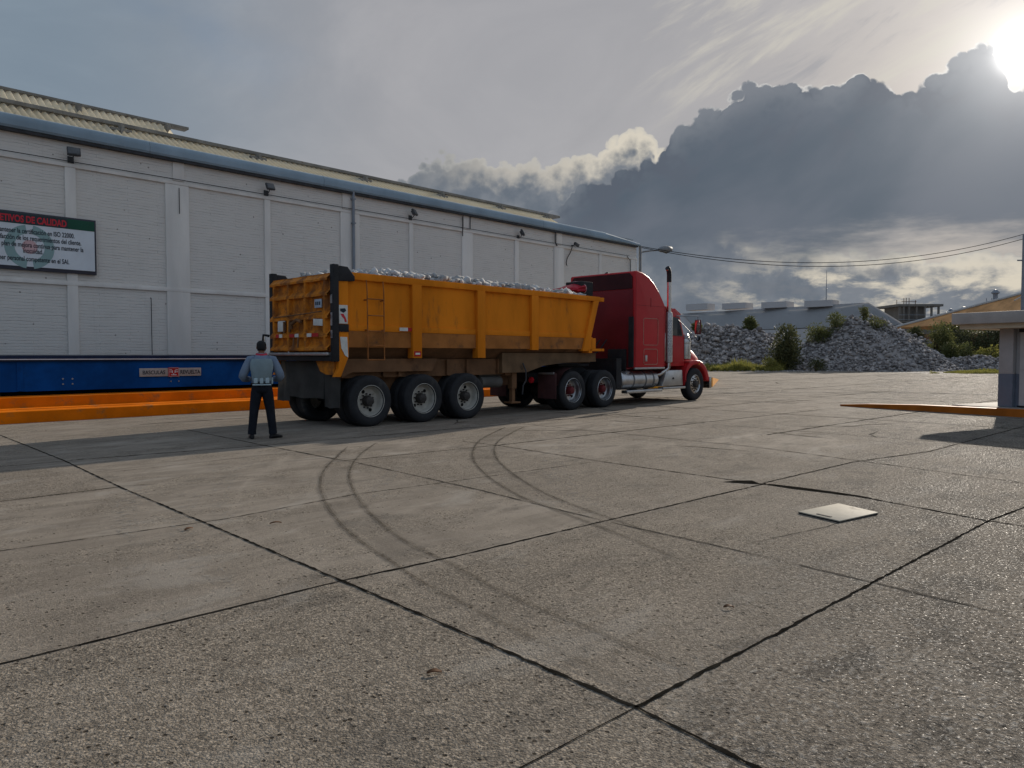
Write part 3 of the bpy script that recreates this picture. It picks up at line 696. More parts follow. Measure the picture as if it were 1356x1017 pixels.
# overhead cables, held at their far end by a pole outside the picture
up = thing('utility_pole', 'grey concrete utility pole carrying the two overhead cables', 'pole', (62.0, 8.4, 0))
b = MB(); b.tube([(0, 0, 0), (0, 0, 10.6)], [0.2, 0.13], 12); b.build('post', surf('pole_concrete', (0.33, 0.32, 0.3), 0.8), up)
b = MB(); b.box(-.06, .06, -.9, .9, 10.1, 10.22); b.build('cross_arm', m_galv, up)
for k, (dz, sag, lab) in enumerate(((0.0, 1.60, 'upper thin black overhead cable between warehouse corner and far pole'), (-0.10, 1.78, 'lower overhead cable sagging just under the other one'))):
    A = Vector((35.95, YW - .15, 7.58 + dz * 0.6)); B = Vector((62.0, 8.4 - k * 0.7, 10.15 + dz)); pts = [A.lerp(B, i / 40) - Vector((0, 0, sag * 4 * (i / 40) * (1 - i / 40))) for i in range(41)]
    b = MB(); b.tube(pts, 0.020, 5); o = b.build('power_cable', m_black); tag(o, lab, 'cable', 'overhead cables')

# ------------------------------------------------------------------ weighbridge
m_blue = surf('blue_steel', (0.003, 0.058, 0.235), 0.6, 0.25, 1.2, dirt=((0.01, 0.035, 0.10), 0.3, 1.5), bmp=0.06, spec=0.06)
m_bluedark = surf('blue_dark', (0.010, 0.020, 0.055), 0.5, 0.2, 3)
m_orange = surf('orange_paint', (0.70, 0.165, 0.004), 0.7, 0.14, 1.5, dirt=((0.26, 0.13, 0.05), 0.42, 2.8), bmp=0.12, spec=0.06)
m_line = surf('pale_line', (0.60, 0.62, 0.66), 0.4, 0.1, 3, bmp=0)
m_deck = surf('deck_plate', (0.16, 0.17, 0.19), 0.5, 0.2, 2)
wb = thing('weighbridge', 'blue steel truck scale platform on orange painted footings beside the warehouse', 'weighbridge', (9.0, 21.0, 0))
BO = (9.0, 21.0, 0)
XE = 23.5
b = MB(); b.box(-9, XE, 19.62, 22.8, 0.62, 1.30)
for x in (-2.0, 4.66, 11.3, 17.9): b.box(x - .06, x + .06, 19.60, 19.7, 0.63, 1.29)
b.build('side_beam', m_blue, wb, BO, smooth=False)
b = MB(); b.box(-9, XE, 19.56, 22.86, 1.302, 1.338); b.box(-9, XE, 19.55, 22.87, 1.36, 1.43); b.build('deck', m_bluedark, wb, BO, smooth=False)
b = MB(); b.box(-9, XE, 19.535, 22.8, 1.339, 1.359); b.build('edge_strip', m_line, wb, BO, smooth=False)
b = MB(); b.box(-9, XE, 19.60, 22.75, 1.431, 1.455); b.build('deck_plate', m_deck, wb, BO, smooth=False)
b = MB(); b.box(-9, 4.3, 19.66, 22.7, 0.1, 0.62); b.prism([(4.3, .62), (4.3, .50), (5.1, .40), (XE, .40), (XE, .62)], 'y', 19.9, 22.6); b.build('gap_shade', m_black, wb, BO, smooth=False)  # black fill stands in for the shade in the gap below the side beam
m_bolt = surf('bolt_steel', (0.35, 0.36, 0.38), 0.35, 0.1, 9, metal=0.7, bmp=0)
for x in (5.62, 8.1, 10.6, 13.1):
    for dx in (-.10, .10):
        for dz in (-.05, .07):
            b = MB(); b.lathe([(0.02, 0), (0.02, 0.018), (0, 0.018)], (x + dx, 19.62, .82 + dz), (0, -1, 0), 6); b.build('bolt', m_bolt, wb, BO)
b = MB(); b.prism([(18.42, 0), (18.42, .245), (18.45, .26), (18.62, .275), (18.62, 0)], 'x', -9, 26); b.build('kerb', m_orange, wb, BO, smooth=False)
b = MB(); b.prism([(18.63, 0), (18.63, .285), (18.95, .30), (18.97, .52), (19.58, .53), (19.58, 0)], 'x', -9, 26); b.build('kerb', m_orange, wb, BO, smooth=False)
# approach ramp beyond the platform, its orange kerb running out to a point
b = MB()
rp = [((XE, 18.98), 1.40), ((XE, 22.85), 1.40), ((41.5, 22.85), 0.02), ((39.6, 21.5), 0.03), ((31.6, 18.98), 0.62)]
top = [b.bm.verts.new((p[0], p[1], z)) for p, z in rp]; bot = [b.bm.verts.new((p[0], p[1], 0)) for p, z in rp]
b.bm.faces.new(top); b.bm.faces.new(bot[::-1])
for i in range(5): b.bm.faces.new((top[i], bot[i], bot[(i + 1) % 5], top[(i + 1) % 5]))
b.build('ramp', surf('ramp_concrete', (0.30, 0.275, 0.24), 0.8, 0.15, 1, bmp=0.3), wb, BO, smooth=False)
b = MB(); e1_, e2_ = (30.9, 16.6), (39.6, 20.9); wv = [(26.05, 18.42), e1_, e2_, (39.5, 21.3), (31.6, 18.2), (26.05, 18.9)]; hz = [.42, .43, .05, .05, .45, .5]
top = [b.bm.verts.new((*p, z)) for p, z in zip(wv, hz)]; bot = [b.bm.verts.new((*p, 0)) for p in wv]
b.bm.faces.new(top); b.bm.faces.new(bot[::-1])
for i in range(6): b.bm.faces.new((top[i], bot[i], bot[(i + 1) % 6], top[(i + 1) % 6]))
b.build('ramp_kerb', surf('ramp_kerb_paint', (0.66, 0.27, 0.012), 0.55, 0.15, 1.2, bmp=0.1), wb, BO, smooth=False)
# name plate
m_npl = surf('plate_grey', (0.38, 0.39, 0.39), 0.35, 0.1, 6, metal=0.3, bmp=0)
m_npr = surf('plate_red', (0.36, 0.016, 0.016), 0.4, 0.1, 6, bmp=0)
b = MB(); b.box(7.22, 7.92, 19.585, 19.60, .905, 1.115, .004); b.box(8.20, 8.78, 19.585, 19.60, .905, 1.115, .004); npl = b.build('name_plate', m_npl, wb, BO)
b = MB(); b.box(7.925, 8.195, 19.575, 19.60, .890, 1.130, .004); b.build('emblem_plate', m_npr, npl, (0, 0, 0)).location = (-9, -21, 0)
off = Matrix.Translation((-BO[0], -BO[1], 0))
text('plate_text', 'BASCULAS', 0.135, m_ink, npl, off @ wall_text_matrix(7.57, 19.5825, .962), 'CENTER', 0.0008, 0.002, 0.88)
text('plate_text', 'REVUELTA', 0.140, m_ink, npl, off @ wall_text_matrix(8.49, 19.5825, .960), 'CENTER', 0.0008, 0.003, 0.80)
b = MB()
for x0, x1, z0, z1 in ((7.935, 8.185, .900, .906), (7.935, 8.185, 1.114, 1.120), (7.935, 7.941, .906, 1.114), (8.179, 8.185, .906, 1.114)): b.box(x0, x1, 19.571, 19.575, z0, z1)
for s in (-1, 1):   # two mirrored hooked strokes and cross bars
    c = 8.06
    b.box(c + s * .075 - .03, c + s * .075 + .03, 19.571, 19.575, 1.055, 1.075); b.box(c + s * .075 - .035, c + s * .075 + .035, 19.571, 19.575, 1.005, 1.022)
    b.box(c + s * .035 - .012, c + s * .035 + .012, 19.571, 19.575, 0.985, 1.05)
b.box(7.99, 8.13, 19.571, 19.575, .93, .947); b.box(8.05, 8.07, 19.571, 19.575, .947, .975)
b.build('emblem_mark', m_line, npl, (9, 21, 0))
# ------------------------------------------------------------------ truck and trailer
TA = R(-1.5)
T0 = Vector((9.04, 12.39, 0))
def tloc(s, t): return (T0.x + s * math.cos(TA) - t * math.sin(TA), T0.y + s * math.sin(TA) + t * math.cos(TA), 0)
m_amber = surf('amber_paint', (0.66, 0.202, 0.014), 0.7, 0.15, 1.4, dirt=((0.24, 0.095, 0.03), 0.34, 2.6), bmp=0.12, bscale=18, streak=True, spec=0.06)
m_tail = surf('amber_rusty', (0.56, 0.185, 0.012), 0.62, 0.22, 2.2, dirt=((0.13, 0.055, 0.028), 0.72, 3.4), bmp=0.35, bscale=16)
m_rustw = surf('rusty_frame', (0.165, 0.085, 0.042), 0.75, 0.25, 2.0, dirt=((0.07, 0.045, 0.032), 0.35, 2.2), bmp=0.3, bscale=16)
m_blk = surf('black_rubber_paint', (0.022, 0.022, 0.024), 0.65, 0.25, 4, bmp=0.15)
m_flap = surf('mud_flap_rubber', (0.105, 0.100, 0.092), 0.8, 0.2, 2, dirt=((0.12, 0.11, 0.10), 0.2, 2.5))
m_tyre = surf('tyre_rubber', (0.026, 0.027, 0.030), 0.75, 0.25, 3, dirt=((0.085, 0.079, 0.070), 0.42, 3.0), bmp=0.15, bscale=50)
m_rimc = surf('cream_rim', (0.42, 0.40, 0.355), 0.55, 0.15, 5, dirt=((0.17, 0.14, 0.11), 0.3, 5), bmp=0.1)
m_chrome = surf('chrome', (0.46, 0.44, 0.42), 0.22, 0.12, 4, metal=1.0, bmp=0.02)
m_alu = surf('polished_aluminium', (0.46, 0.465, 0.47), 0.34, 0.2, 2.5, metal=0.95, bmp=0.05, bscale=12)
m_hub = surf('greasy_hub', (0.045, 0.040, 0.037), 0.5, 0.3, 20)
m_redhub = surf('red_hub', (0.12, 0.014, 0.018), 0.5, 0.2, 12)
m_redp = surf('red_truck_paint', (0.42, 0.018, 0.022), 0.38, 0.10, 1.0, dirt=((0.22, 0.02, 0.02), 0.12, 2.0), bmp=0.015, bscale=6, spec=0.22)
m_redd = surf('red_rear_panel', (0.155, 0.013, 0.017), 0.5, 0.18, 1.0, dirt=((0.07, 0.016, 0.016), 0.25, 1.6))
m_white_s = surf('white_sticker', (0.60, 0.60, 0.57), 0.5, 0.1, 8, dirt=((0.35, 0.3, 0.24), 0.2, 10), bmp=0)
m_reflred = surf('red_reflector', (0.42, 0.020, 0.020), 0.4, 0.15, 12, bmp=0)
m_silver = surf('silver_trim', (0.40, 0.40, 0.41), 0.35, 0.15, 8, metal=0.8)
m_bluep = surf('plate_blue_white', (0.36, 0.43, 0.52), 0.45, 0.1, 12, bmp=0)
m_hole = surf('hand_hole', (0.010, 0.010, 0.010), 0.9, 0.1, 5, bmp=0)

def tyre_mb(x, y0, side, wdt=0.285, rad=0.52):
    """tyre whose outer wall is at y0; side = +1 when the axle runs toward +y"""
    pr = [(0.30, .030), (0.310, .014), (0.345, .003), (0.40, -.008), (0.46, -.004), (0.495, .014), (0.512, .036), (0.52, .060)]
    k = rad / 0.52; pr = [(r * (k if r > 0.33 else 1), h) for r, h in pr]
    tread = []
    gx = [.085, .125, .165, .205]
    for gq in gx:
        q = gq * wdt / .285; tread += [(rad, q - .008), (rad - .014, q - .006), (rad - .014, q + .006), (rad, q + .008)]
    pr = pr + tread + [(r, wdt - h) for r, h in pr[::-1]]
    m = MB(); m.lathe(pr + [(0.285, wdt * .6), (0.285, wdt * .4)], (x, y0, rad - 0.004), (0, side, 0), 48, close=True)
    return m
def wheel(parent, off, x, y0, side, kind, phase=0.0, dual=True, rad=0.52):
    """kind: cream (trailer dual), chrome (drive dual), steer"""
    W_ = empty('wheel', (x - off[0], y0 - off[1], 0), 0, parent)
    o2 = (x, y0, 0); zc = rad - .004
    tyre_mb(x, y0, side, rad=rad).build('tyre', m_tyre, W_, o2, ang=40)
    if dual: tyre_mb(x, y0 + side * 0.335, side, rad=rad).build('tyre', m_tyre, W_, o2, ang=40)
    mr, mh = {'cream': (m_rimc, m_hub), 'chrome': (m_alu, m_redhub), 'steer': (m_chrome, m_hub)}[kind]
    m = MB()
    if kind == 'steer':
        m.lathe([(.298, .045), (.300, .018), (.285, .012), (.272, .035), (.262, .055), (.235, .050), (.15, .030), (.13, .028), (0.0, .028)], (x, y0, zc), (0, side, 0), 40)
        m.lathe([(.285, .06), (.285, .25), (0, .25)], (x, y0, zc), (0, side, 0), 40)
    else:
        m.lathe([(.325, .045), (.332, .012), (.318, .004), (.306, .022), (.292, .048), (.284, .115), (.276, .155), (.255, .175), (.12, .178), (0, .178)], (x, y0, zc), (0, side, 0), 40)
    m.mi = 1
    nh = {'cream': 2, 'chrome': 5, 'steer': 10}[kind]; rr, hr, hh = {'cream': (.205, .038, .172), 'chrome': (.205, .038, .172), 'steer': (.205, .028, .040)}[kind]
    for i in range(nh):
        a = phase + 2 * PI * i / nh
        m.lathe([(hr, 0.012), (hr, -.004), (0, -.004)], (x + rr * math.cos(a), y0 + side * hh, zc + rr * math.sin(a)), (0, side, 0), 12)
    m.build('rim', [mr, m_hole], W_, o2, ang=40)
    m = MB(); b0 = .170 if kind != 'steer' else .03
    dep = 0.13 if kind != 'steer' else .075
    m.lathe([(.115, b0), (.112, b0 - dep * .5), (.098, b0 - dep * .8), (.09, b0 - dep), (.05, b0 - dep - .012), (0, b0 - dep - .014)], (x, y0, zc), (0, side, 0), 20)
    for i in range(10):
        a = phase + 2 * PI * (i + .5) / 10
        m.lathe([(.018, b0), (.018, b0 - .035), (0, b0 - .037)], (x + .145 * math.cos(a), y0, zc + .145 * math.sin(a)), (0, side, 0), 6)
    m.build('hub', mh, W_, o2, ang=40)
    return W_

# ---------------- trailer
OFF = (3.2, 1.25, 0)
tr = thing('dump_trailer', 'amber orange dump trailer with ribbed sides and a rusty tailgate coupled to the red tractor', 'trailer', tloc(3.2, 1.25), TA)
BY0, BY1 = 0.02, 2.48
XR = -0.86
ZT_R, ZT_F = 3.08, 3.02
def ztop(s): return ZT_R + (ZT_F - ZT_R) * (s - XR) / (7.6 - XR)
# box shell: side sheets, slanted front, floor tub
def side_sheet(y, name='side_panel'):
    b = MB(); th = 0.03; n = 40
    # slightly dented sheet
    L = []
    cols = []
    def xf(z): return 6.92 + 0.40 * (z - 1.45) / 1.55          # slanted front edge
    zs = [1.62, 1.75, 1.9, 2.05, 2.2, 2.4, 2.6, 2.8, 3.0]
    grid = []
    for i in range(n + 1):
        row = []
        for z in zs:
            x = -0.55 + (xf(z) + 0.55) * i / n
            d = 0.030 * mnoise.noise((x * 1.3, z * 1.6, y)) + .012 * mnoise.noise((x * 4, z * 4, y + 3))
            row.append(b.bm.verts.new((x, y + d, z)))
        grid.append(row)
    for i in range(n):
        for j in range(len(zs) - 1): b.bm.faces.new((grid[i][j], grid[i + 1][j], grid[i + 1][j + 1], grid[i][j + 1]))
    sgn = 1 if y < 1 else -1
    bk = [[b.bm.verts.new(v.co + Vector((0, sgn * .03, 0))) for v in row] for row in grid]; m_ = len(zs) - 1
    for i in range(n):
        for j in range(m_): b.bm.faces.new((bk[i][j], bk[i][j + 1], bk[i + 1][j + 1], bk[i + 1][j]))
        for j in (0, m_): b.bm.faces.new((grid[i][j], bk[i][j], bk[i + 1][j], grid[i + 1][j]))
    for i in (0, n):
        for j in range(m_): b.bm.faces.new((grid[i][j], grid[i][j + 1], bk[i][j + 1], bk[i][j]))
    return b.build(name, m_amber, tr, OFF)
side_sheet(0.085); side_sheet(2.40)
for y0, y1 in ((0.01, 0.20), (2.31, 2.49)):
    b = MB(); b.prism([(-0.56, ztop(-.56) - .145), (-0.56, ztop(-.56)), (7.42, ztop(7.42)), (7.42, ztop(7.42) - .125)], 'y', y0, y1, .012); b.build('top_rail', m_amber, tr, OFF)
    b = MB(); b.prism([(-.56, 1.93), (-.56, 2.05), (6.95, 2.02), (6.92, 1.90)], 'y', y0 + .045, y1 - .03, .008); b.build('mid_rail', m_amber, tr, OFF)
    for s, zb in ((1.16, 1.38), (3.02, 1.38), (4.83, 1.57)):
        b = MB(); b.box(s - .125, s + .125, y0 - .012, y1 - .02, zb, ztop(s) - .13, .012); rb = b.build('side_rib', m_amber, tr, OFF)
        if s == 1.16 and y0 < 1:
            b = MB(); b.box(s - .09, s + .09, y0 - .019, y0 - .0125, 1.42, 1.53); b.build('reflector', m_reflred, rb, OFF)
            b = MB(); b.box(s - .06, s + .06, y0 - .0215, y0 - .0195, 1.455, 1.495); b.build('reflector_text_bar', m_white_s, rb, OFF)
    b = MB(); b.prism([(6.68, 1.55), (6.90, 1.55), (7.36, ztop(7.3) - .12), (7.14, ztop(7.1) - .12)], 'y', y0 - .012, y1 - .02, .012); b.build('front_brace', m_amber, tr, OFF)
b = MB(); b.prism([(6.93, 1.5), (6.99, 1.5), (7.42, 2.99), (7.36, 2.99)], 'y', 0.2, 2.31); b.build('front_wall', m_amber, tr, OFF)
b = MB(); b.box(7.30, 7.62, 0.03, 2.47, 2.90, 3.01, .01); b.build('front_ledge', m_amber, tr, OFF)
m_lower = surf('dirty_lower_panel', (0.34, 0.135, 0.040), 0.8, 0.2, 2.0, dirt=((0.13, 0.07, 0.04), 0.45, 2.6), bmp=0.2, bscale=18, spec=0.05)
for y0, y1 in ((.062, .10), (2.40, 2.44)):
    b = MB(); b.prism([(-.55, 1.60), (-.55, 1.925), (6.93, 1.90), (6.88, 1.60)], 'y', y0, y1); b.build('lower_panel', m_lower, tr, OFF, smooth=False)
# sloping lower tub, brown with dirt
b = MB(); b.prism([(.14, 1.63), (2.37, 1.63), (2.05, 1.36), (.46, 1.36)], 'x', -.60, 6.9); b.build('floor_tub', m_rustw, tr, OFF, smooth=False)
b = MB()
for s in (0.2, 2.1, 4.0, 5.9):
    b.prism([(.16, 1.62), (.46, 1.38), (.46, 1.62)], 'x', s - .05, s + .05)
b.build('tub_gusset', m_rustw, tr, OFF, smooth=False)
# chassis
b = MB()
b.prism([(-.55, 1.0), (-.55, 1.37), (1.9, 1.37), (1.75, 1.10), (-.3, 1.10)], 'y', .24, .40)
b.box(-.5, 4.55, .40, .55, .98, 1.355); b.box(-.6, 4.5, .62, .70, .70, 1.36); b.box(-.6, 4.5, 1.80, 1.88, .70, 1.36); b.box(-.5, 4.55, 1.95, 2.10, .98, 1.355)
for s in (.55, .95, 2.3, 2.9, 3.9): b.box(s - .04, s + .04, .33, .40, 1.0, 1.35)
for s in (0, 1.36, 2.63, 4.2): b.box(s - .06, s + .06, .55, 1.95, 1.0, 1.2)
b.build('chassis_rail', m_rustw, tr, OFF, smooth=False)
b = MB(); pr = [(3.9, 1.50), (3.9, 1.02), (4.75, 1.02), (5.4, 1.18), (6.2, 1.25), (7.5, 1.27), (7.5, 1.50)]
b.prism(pr, 'y', .22, .42); b.prism(pr, 'y', 2.08, 2.28); b.box(5.9, 7.5, .42, 2.08, 1.24, 1.30)
b.build('gooseneck', surf('gooseneck_brown', (0.14, 0.085, 0.045), 0.7, 0.25, 2, dirt=((0.06, 0.045, 0.035), 0.3, 2.5), bmp=0.2), tr, OFF, smooth=False)
b = MB(); b.box(6.95, 7.10, .02, .2, 1.5, 1.93, .01); b.box(7.0, 7.62, .02, 2.47, 1.55, 1.62, .008); b.box(7.05, 7.25, .02, .1, 1.62, 1.90, .01); b.build('front_step', m_amber, tr, OFF)
for x in (4.32,):
    for y in (.30, 2.1):
        b = MB(); b.box(x, x + .16, y, y + .16, .62, 1.3, .01); b.box(x + .03, x + .13, y + .03, y + .13, .30, .62); b.box(x - .08, x + .24, y - .06, y + .22, .26, .30, .008)
        b.box(x - .20, x, y + .04, y + .12, .95, 1.3, .008); b.build('landing_leg', m_rustw, tr, OFF)
b = MB(); b.tube([(4.55, .16, 1.25), (4.62, .12, 1.05), (4.62, .12, .82), (4.50, .10, .70), (4.47, .10, .48)], .018, 6); b.build('crank_handle', m_dark, tr, OFF)
b = MB(); b.tube([(3.42, .55, .80), (3.44, .55, .80), (4.10, .55, .80), (4.12, .55, .80)], [.10, .145, .145, .10], 20)
b.box(3.4, 4.15, .50, .6, .95, 1.02); b.build('air_tank', m_flap, tr, OFF)
for s, ph in ((0.0, -1.15), (1.36, 0.85), (2.63, 1.35)):
    wheel(tr, OFF, s, 0.02, 1, 'cream', ph); wheel(tr, OFF, s, 2.48, -1, 'cream', ph)
    b = MB(); b.tube([(s, .5, .516), (s, 2.0, .516)], .075, 12); b.box(s - .06, s + .06, .7, .82, .55, 1.0); b.box(s - .06, s + .06, 1.68, 1.80, .55, 1.0); b.build('axle', m_blk, tr, OFF)
# rear frame posts and corner stiffeners
for y0, y1, zt in ((-.035, .10, 3.20), (2.40, 2.535, 3.20)):
    b = MB(); b.box(XR - .03, XR + .09, y0, y1, 1.32, zt, .012); po = b.build('corner_post', m_blk, tr, OFF)
    b = MB(); b.prism([(XR + .09, 2.88), (XR + .09, 3.18), (XR + .30, 3.17), (XR + .46, 2.99), (XR + .46, 2.90)], 'y', y0 + .01, y1 - .02, .015); b.build('hinge_block', m_blk, po, OFF)
    if y0 < 1:
        for z0, z1 in ((2.45, 2.62), (2.02, 2.27), (1.78, 1.93)):
            b = MB(); b.box(XR - .036, XR - .0305, y0 + .05, y1 - .02, z0, z1); b.build('grey_reflector', m_silver, po, OFF)
for ys in (0.0, 2.39):
    b = MB(); b.prism([(XR + .09, 1.18), (XR + .09, 2.9), (-.54, 2.9), (-.54, 1.42), (XR + .14, 1.02), (XR - .0, 1.02)], 'y', ys, ys + .10, .008); st = b.build('corner_stiffener', m_amber, tr, OFF)
    if ys < 1:
        b = MB(); b.box(-.79, -.565, ys - .012, ys - .001, 2.06, 2.42, .002); sk = b.build('sticker', m_white_s, st, OFF)
        b = MB(); b.prism([(-.735, 2.35), (-.62, 2.36), (-.60, 2.31), (-.66, 2.27), (-.735, 2.30)], 'y', ys - .015, ys - .0125); b.prism([(-.71, 2.335), (-.66, 2.335), (-.66, 2.315), (-.71, 2.315)], 'y', ys - .0165, ys - .0152); b.build('sticker_mark', m_ink, sk, OFF, smooth=False)
        b = MB(); b.prism([(-.73, 2.25), (-.66, 2.25), (-.61, 2.17), (-.585, 2.10), (-.63, 2.09), (-.645, 2.15), (-.70, 2.20)], 'y', ys - .015, ys - .0125); b.build('sticker_mark', m_red, sk, OFF, smooth=False)
        b = MB(); b.box(XR + .1, -.545, ys - .02, ys - .001, 1.90, 2.05, .004); b.build('dark_band', m_blk, st, OFF)
        b = MB(); b.prism([(-.74, 1.80), (-.58, 1.80), (-.56, 1.40), (-.63, 1.44), (-.71, 1.58)], 'y', ys - .012, ys - .001); b.build('white_reflector', m_white_s, st, OFF, smooth=False)
# tailgate
TX = XR - .01
b = MB(); b.box(TX, TX + .05, .10, 2.40, 1.52, 3.04); tg = b.build('tailgate', m_tail, tr, OFF, smooth=False)
def ragged(z, dz, x0, x1, y0, y1):
    # horizontal stiffener with a sloping top and a battered edge
    m = MB(); n = 26; top, edge, bot = [], [], []
    for i in range(n + 1):
        y = y0 + (y1 - y0) * i / n; j = 0.014 * mnoise.noise((y * 5, z * 9, 1)); k = .012 * mnoise.noise((y * 9, z * 5, 4))
        top.append((x1, y, z + dz + j)); edge.append((x0 + k, y, z + dz * .35 + j)); bot.append((x0 + k, y, z + j))
    m.strip(top, edge); m.strip(edge, bot); m.strip(bot, [(x1, p[1], p[2]) for p in bot]); return m
for z, dz in ((2.90, .12), (2.60, .13), (2.16, .15), (1.80, .14), (1.54, .12)):
    ragged(z, dz, TX - .085, TX + .002, .10, 2.40).build('stiffener', m_tail, tg, OFF, smooth=False)
for y in (.22, .95, 1.62, 2.24):
    for z0, z1 in ((2.66, 2.93), (2.22, 2.63), (1.86, 2.2), (1.58, 1.83)):
        dd = .02 * random.random()
        b = MB(); b.prism([(y - .05, TX), (y + .05, TX), (y + .025, TX - .075 - dd), (y - .025, TX - .075)], 'z', z0, z1)
        b.bm.transform(Matrix(((0, 1, 0, 0), (1, 0, 0, 0), (0, 0, 1, 0), (0, 0, 0, 1)))); b.build('upright', m_tail, tg, OFF, smooth=False)
b = MB(); b.tube([(TX - .11, 1.05, 2.12), (TX - .12, 1.2, 2.16), (TX - .13, 1.38, 2.08), (TX - .13, 1.4, 1.98)], .035, 8); b.tube([(TX - .1, 1.5, 2.14), (TX - .1, 1.52, 1.92)], .03, 8); b.tube([(TX - .1, 1.75, 2.14), (TX - .1, 1.75, 1.9)], .025, 8)
b.tube([(TX - .09, .3, 2.30), (TX - .11, 1.2, 2.26), (TX - .09, 2.2, 2.24)], .012, 6)
b.tube([(TX - .1, 1.18, 1.80), (TX - .11, 1.18, 1.6)], .02, 6); b.tube([(TX - .1, 1.36, 1.80), (TX - .11, 1.36, 1.62)], .02, 6); b.build('gate_latch', m_rustw, tg, OFF)
for i, (y0, y1, c) in enumerate(((2.12, 2.0, 1), (1.98, 1.85, 0), (1.55, 1.36, 1), (1.33, 1.18, 0), (.85, .68, 0), (.66, .42, 1))):
    b = MB(); b.box(TX - .096, TX - .089, y1, y0, 1.81, 1.88); b.build('reflective_strip', m_reflred if c else m_white_s, tg, OFF)
b = MB(); b.box(TX - .10, TX - .09, .36, .70, 2.00, 2.13, .002, Matrix.Rotation(R(3), 4, 'X')); b.build('white_panel', m_white_s, tg, OFF)
b = MB(); b.box(TX - .08, TX - .06, 1.76, 2.06, 1.94, 2.16, .002); b.build('white_panel', m_white_s, tg, OFF)
b = MB(); b.box(TX - .05, TX - .03, .36, .62, 2.38, 2.55, .003); lpn = b.build('license_plate', m_bluep, tg, OFF)
b = MB()
for k in range(3): b.box(TX - .053, TX - .0505, .40 + k * .07, .445 + k * .07, 2.43, 2.50)
b.build('plate_mark', m_ink, lpn, OFF)
b = MB(); b.tube([(TX - .04, 2.52, 1.86), (TX - .12, 2.62, 1.88), (TX - .14, 2.60, 1.76)], .03, 8); b.build('hook', m_blk, tr, OFF)
b = MB(); b.box(TX - .10, TX + .02, .1, 2.45, 1.44, 1.50, .015); b.build('rear_sill', m_silver, tr, OFF)
b = MB(); b.box(TX - .03, TX + .25, .05, 2.47, 1.33, 1.44, .01); b.build('rear_crossmember', m_blk, tr, OFF)
b = MB(); b.prism([(.10, 1.33), (.78, 1.33), (.62, 1.12), (.40, 1.06), (.12, 1.06)], 'x', TX + .06, TX + .12, .006); b.build('hinge_plate', m_tail, tr, OFF)
for y0, y1, z0 in ((0.03, .62, .40), (.66, 2.0, .56), (2.04, 2.47, .46)):
    b = MB(); n = 8
    L = [(TX + .17 + .02 * math.sin(i * 1.3 + y0), y0 + (y1 - y0) * i / n, 1.32) for i in range(n + 1)]; Q = [(TX + .14 + .035 * math.sin(i * 1.1 + y0), y0 + (y1 - y0) * i / n, z0 + .01 * math.sin(i)) for i in range(n + 1)]
    b.strip(L, Q); bmesh.ops.solidify(b.bm, geom=b.bm.faces[:], thickness=.012); b.build('mud_flap', m_flap, tr, OFF)
# ladder
b = MB()
for s in (-.13, .27): b.tube([(s, -.015, 2.94), (s + .01, -.03, 2.7), (s + .02, -.03, 1.35)], .013, 7)
for z in (2.57, 2.24, 1.93, 1.64, 1.35): b.tube([(-.12, -.03, z), (.29, -.03, z)], .012, 7)
for z in (2.55, 1.95): b.tube([(-.12, -.03, z), (-.12, .13, z)], .014, 6); b.tube([(.28, -.03, z), (.28, .13, z)], .014, 6)
b.build('ladder', surf('ladder_paint', (0.30, 0.11, 0.03), 0.7, 0.25, 4, dirt=((0.12, 0.06, 0.03), 0.35, 6)), tr, OFF)
b = MB(); b.box(.72, .93, .025, .046, 1.95, 2.02); b.build('reflective_strip', m_white_s, tr, OFF)
b = MB(); b.box(.931, 1.03, .025, .046, 1.95, 2.02); b.build('reflective_strip', m_reflred, tr, OFF)
b = MB(); b.prism([(6.05, 2.42), (6.12, 2.56), (6.24, 2.62), (6.22, 2.46), (6.12, 2.34)], 'y', .095, .112); b.build('paint_patch', m_white_s, tr, OFF, smooth=False)

# ---------------- rocks
_t = bmesh.new(); bmesh.ops.create_icosphere(_t, subdivisions=1, radius=1); _t.verts.index_update()
ICO_V = np.array([v.co[:] for v in _t.verts], np.float32); ICO_F = np.array([[v.index for v in f.verts] for f in _t.faces], np.int32); _t.free()
def rocks(P, size, flat=0.75):
    """angular broken lumps at points P with radii size"""
    n = len(P); rad = RNG.uniform(0.62, 1.15, (n, len(ICO_V), 1)).astype(np.float32)
    v = ICO_V[None] * rad * np.stack([RNG.uniform(.7, 1.3, n), RNG.uniform(.7, 1.3, n), RNG.uniform(flat * .6, flat * 1.2, n)], 1)[:, None, :].astype(np.float32)
    # random planar cuts give broken faces
    for _ in range(6):
        d = RNG.normal(size=(n, 1, 3)).astype(np.float32); d /= np.linalg.norm(d, axis=2, keepdims=True)
        lim = RNG.uniform(.28, .62, (n, 1)).astype(np.float32); h = (v * d).sum(2); ex = np.maximum(h - lim, 0)
        v = v - ex[..., None] * d
    a = RNG.uniform(0, 2 * PI, n); c, s_ = np.cos(a), np.sin(a)
    x = v[..., 0] * c[:, None] - v[..., 1] * s_[:, None]; y = v[..., 0] * s_[:, None] + v[..., 1] * c[:, None]
    v = np.stack([x, y, v[..., 2]], 2) * np.asarray(size)[:, None, None] + np.asarray(P)[:, None, :]
    f = ICO_F[None] + (np.arange(n) * len(ICO_V))[:, None, None]
    return v.reshape(-1, 3), f.reshape(-1, 3)
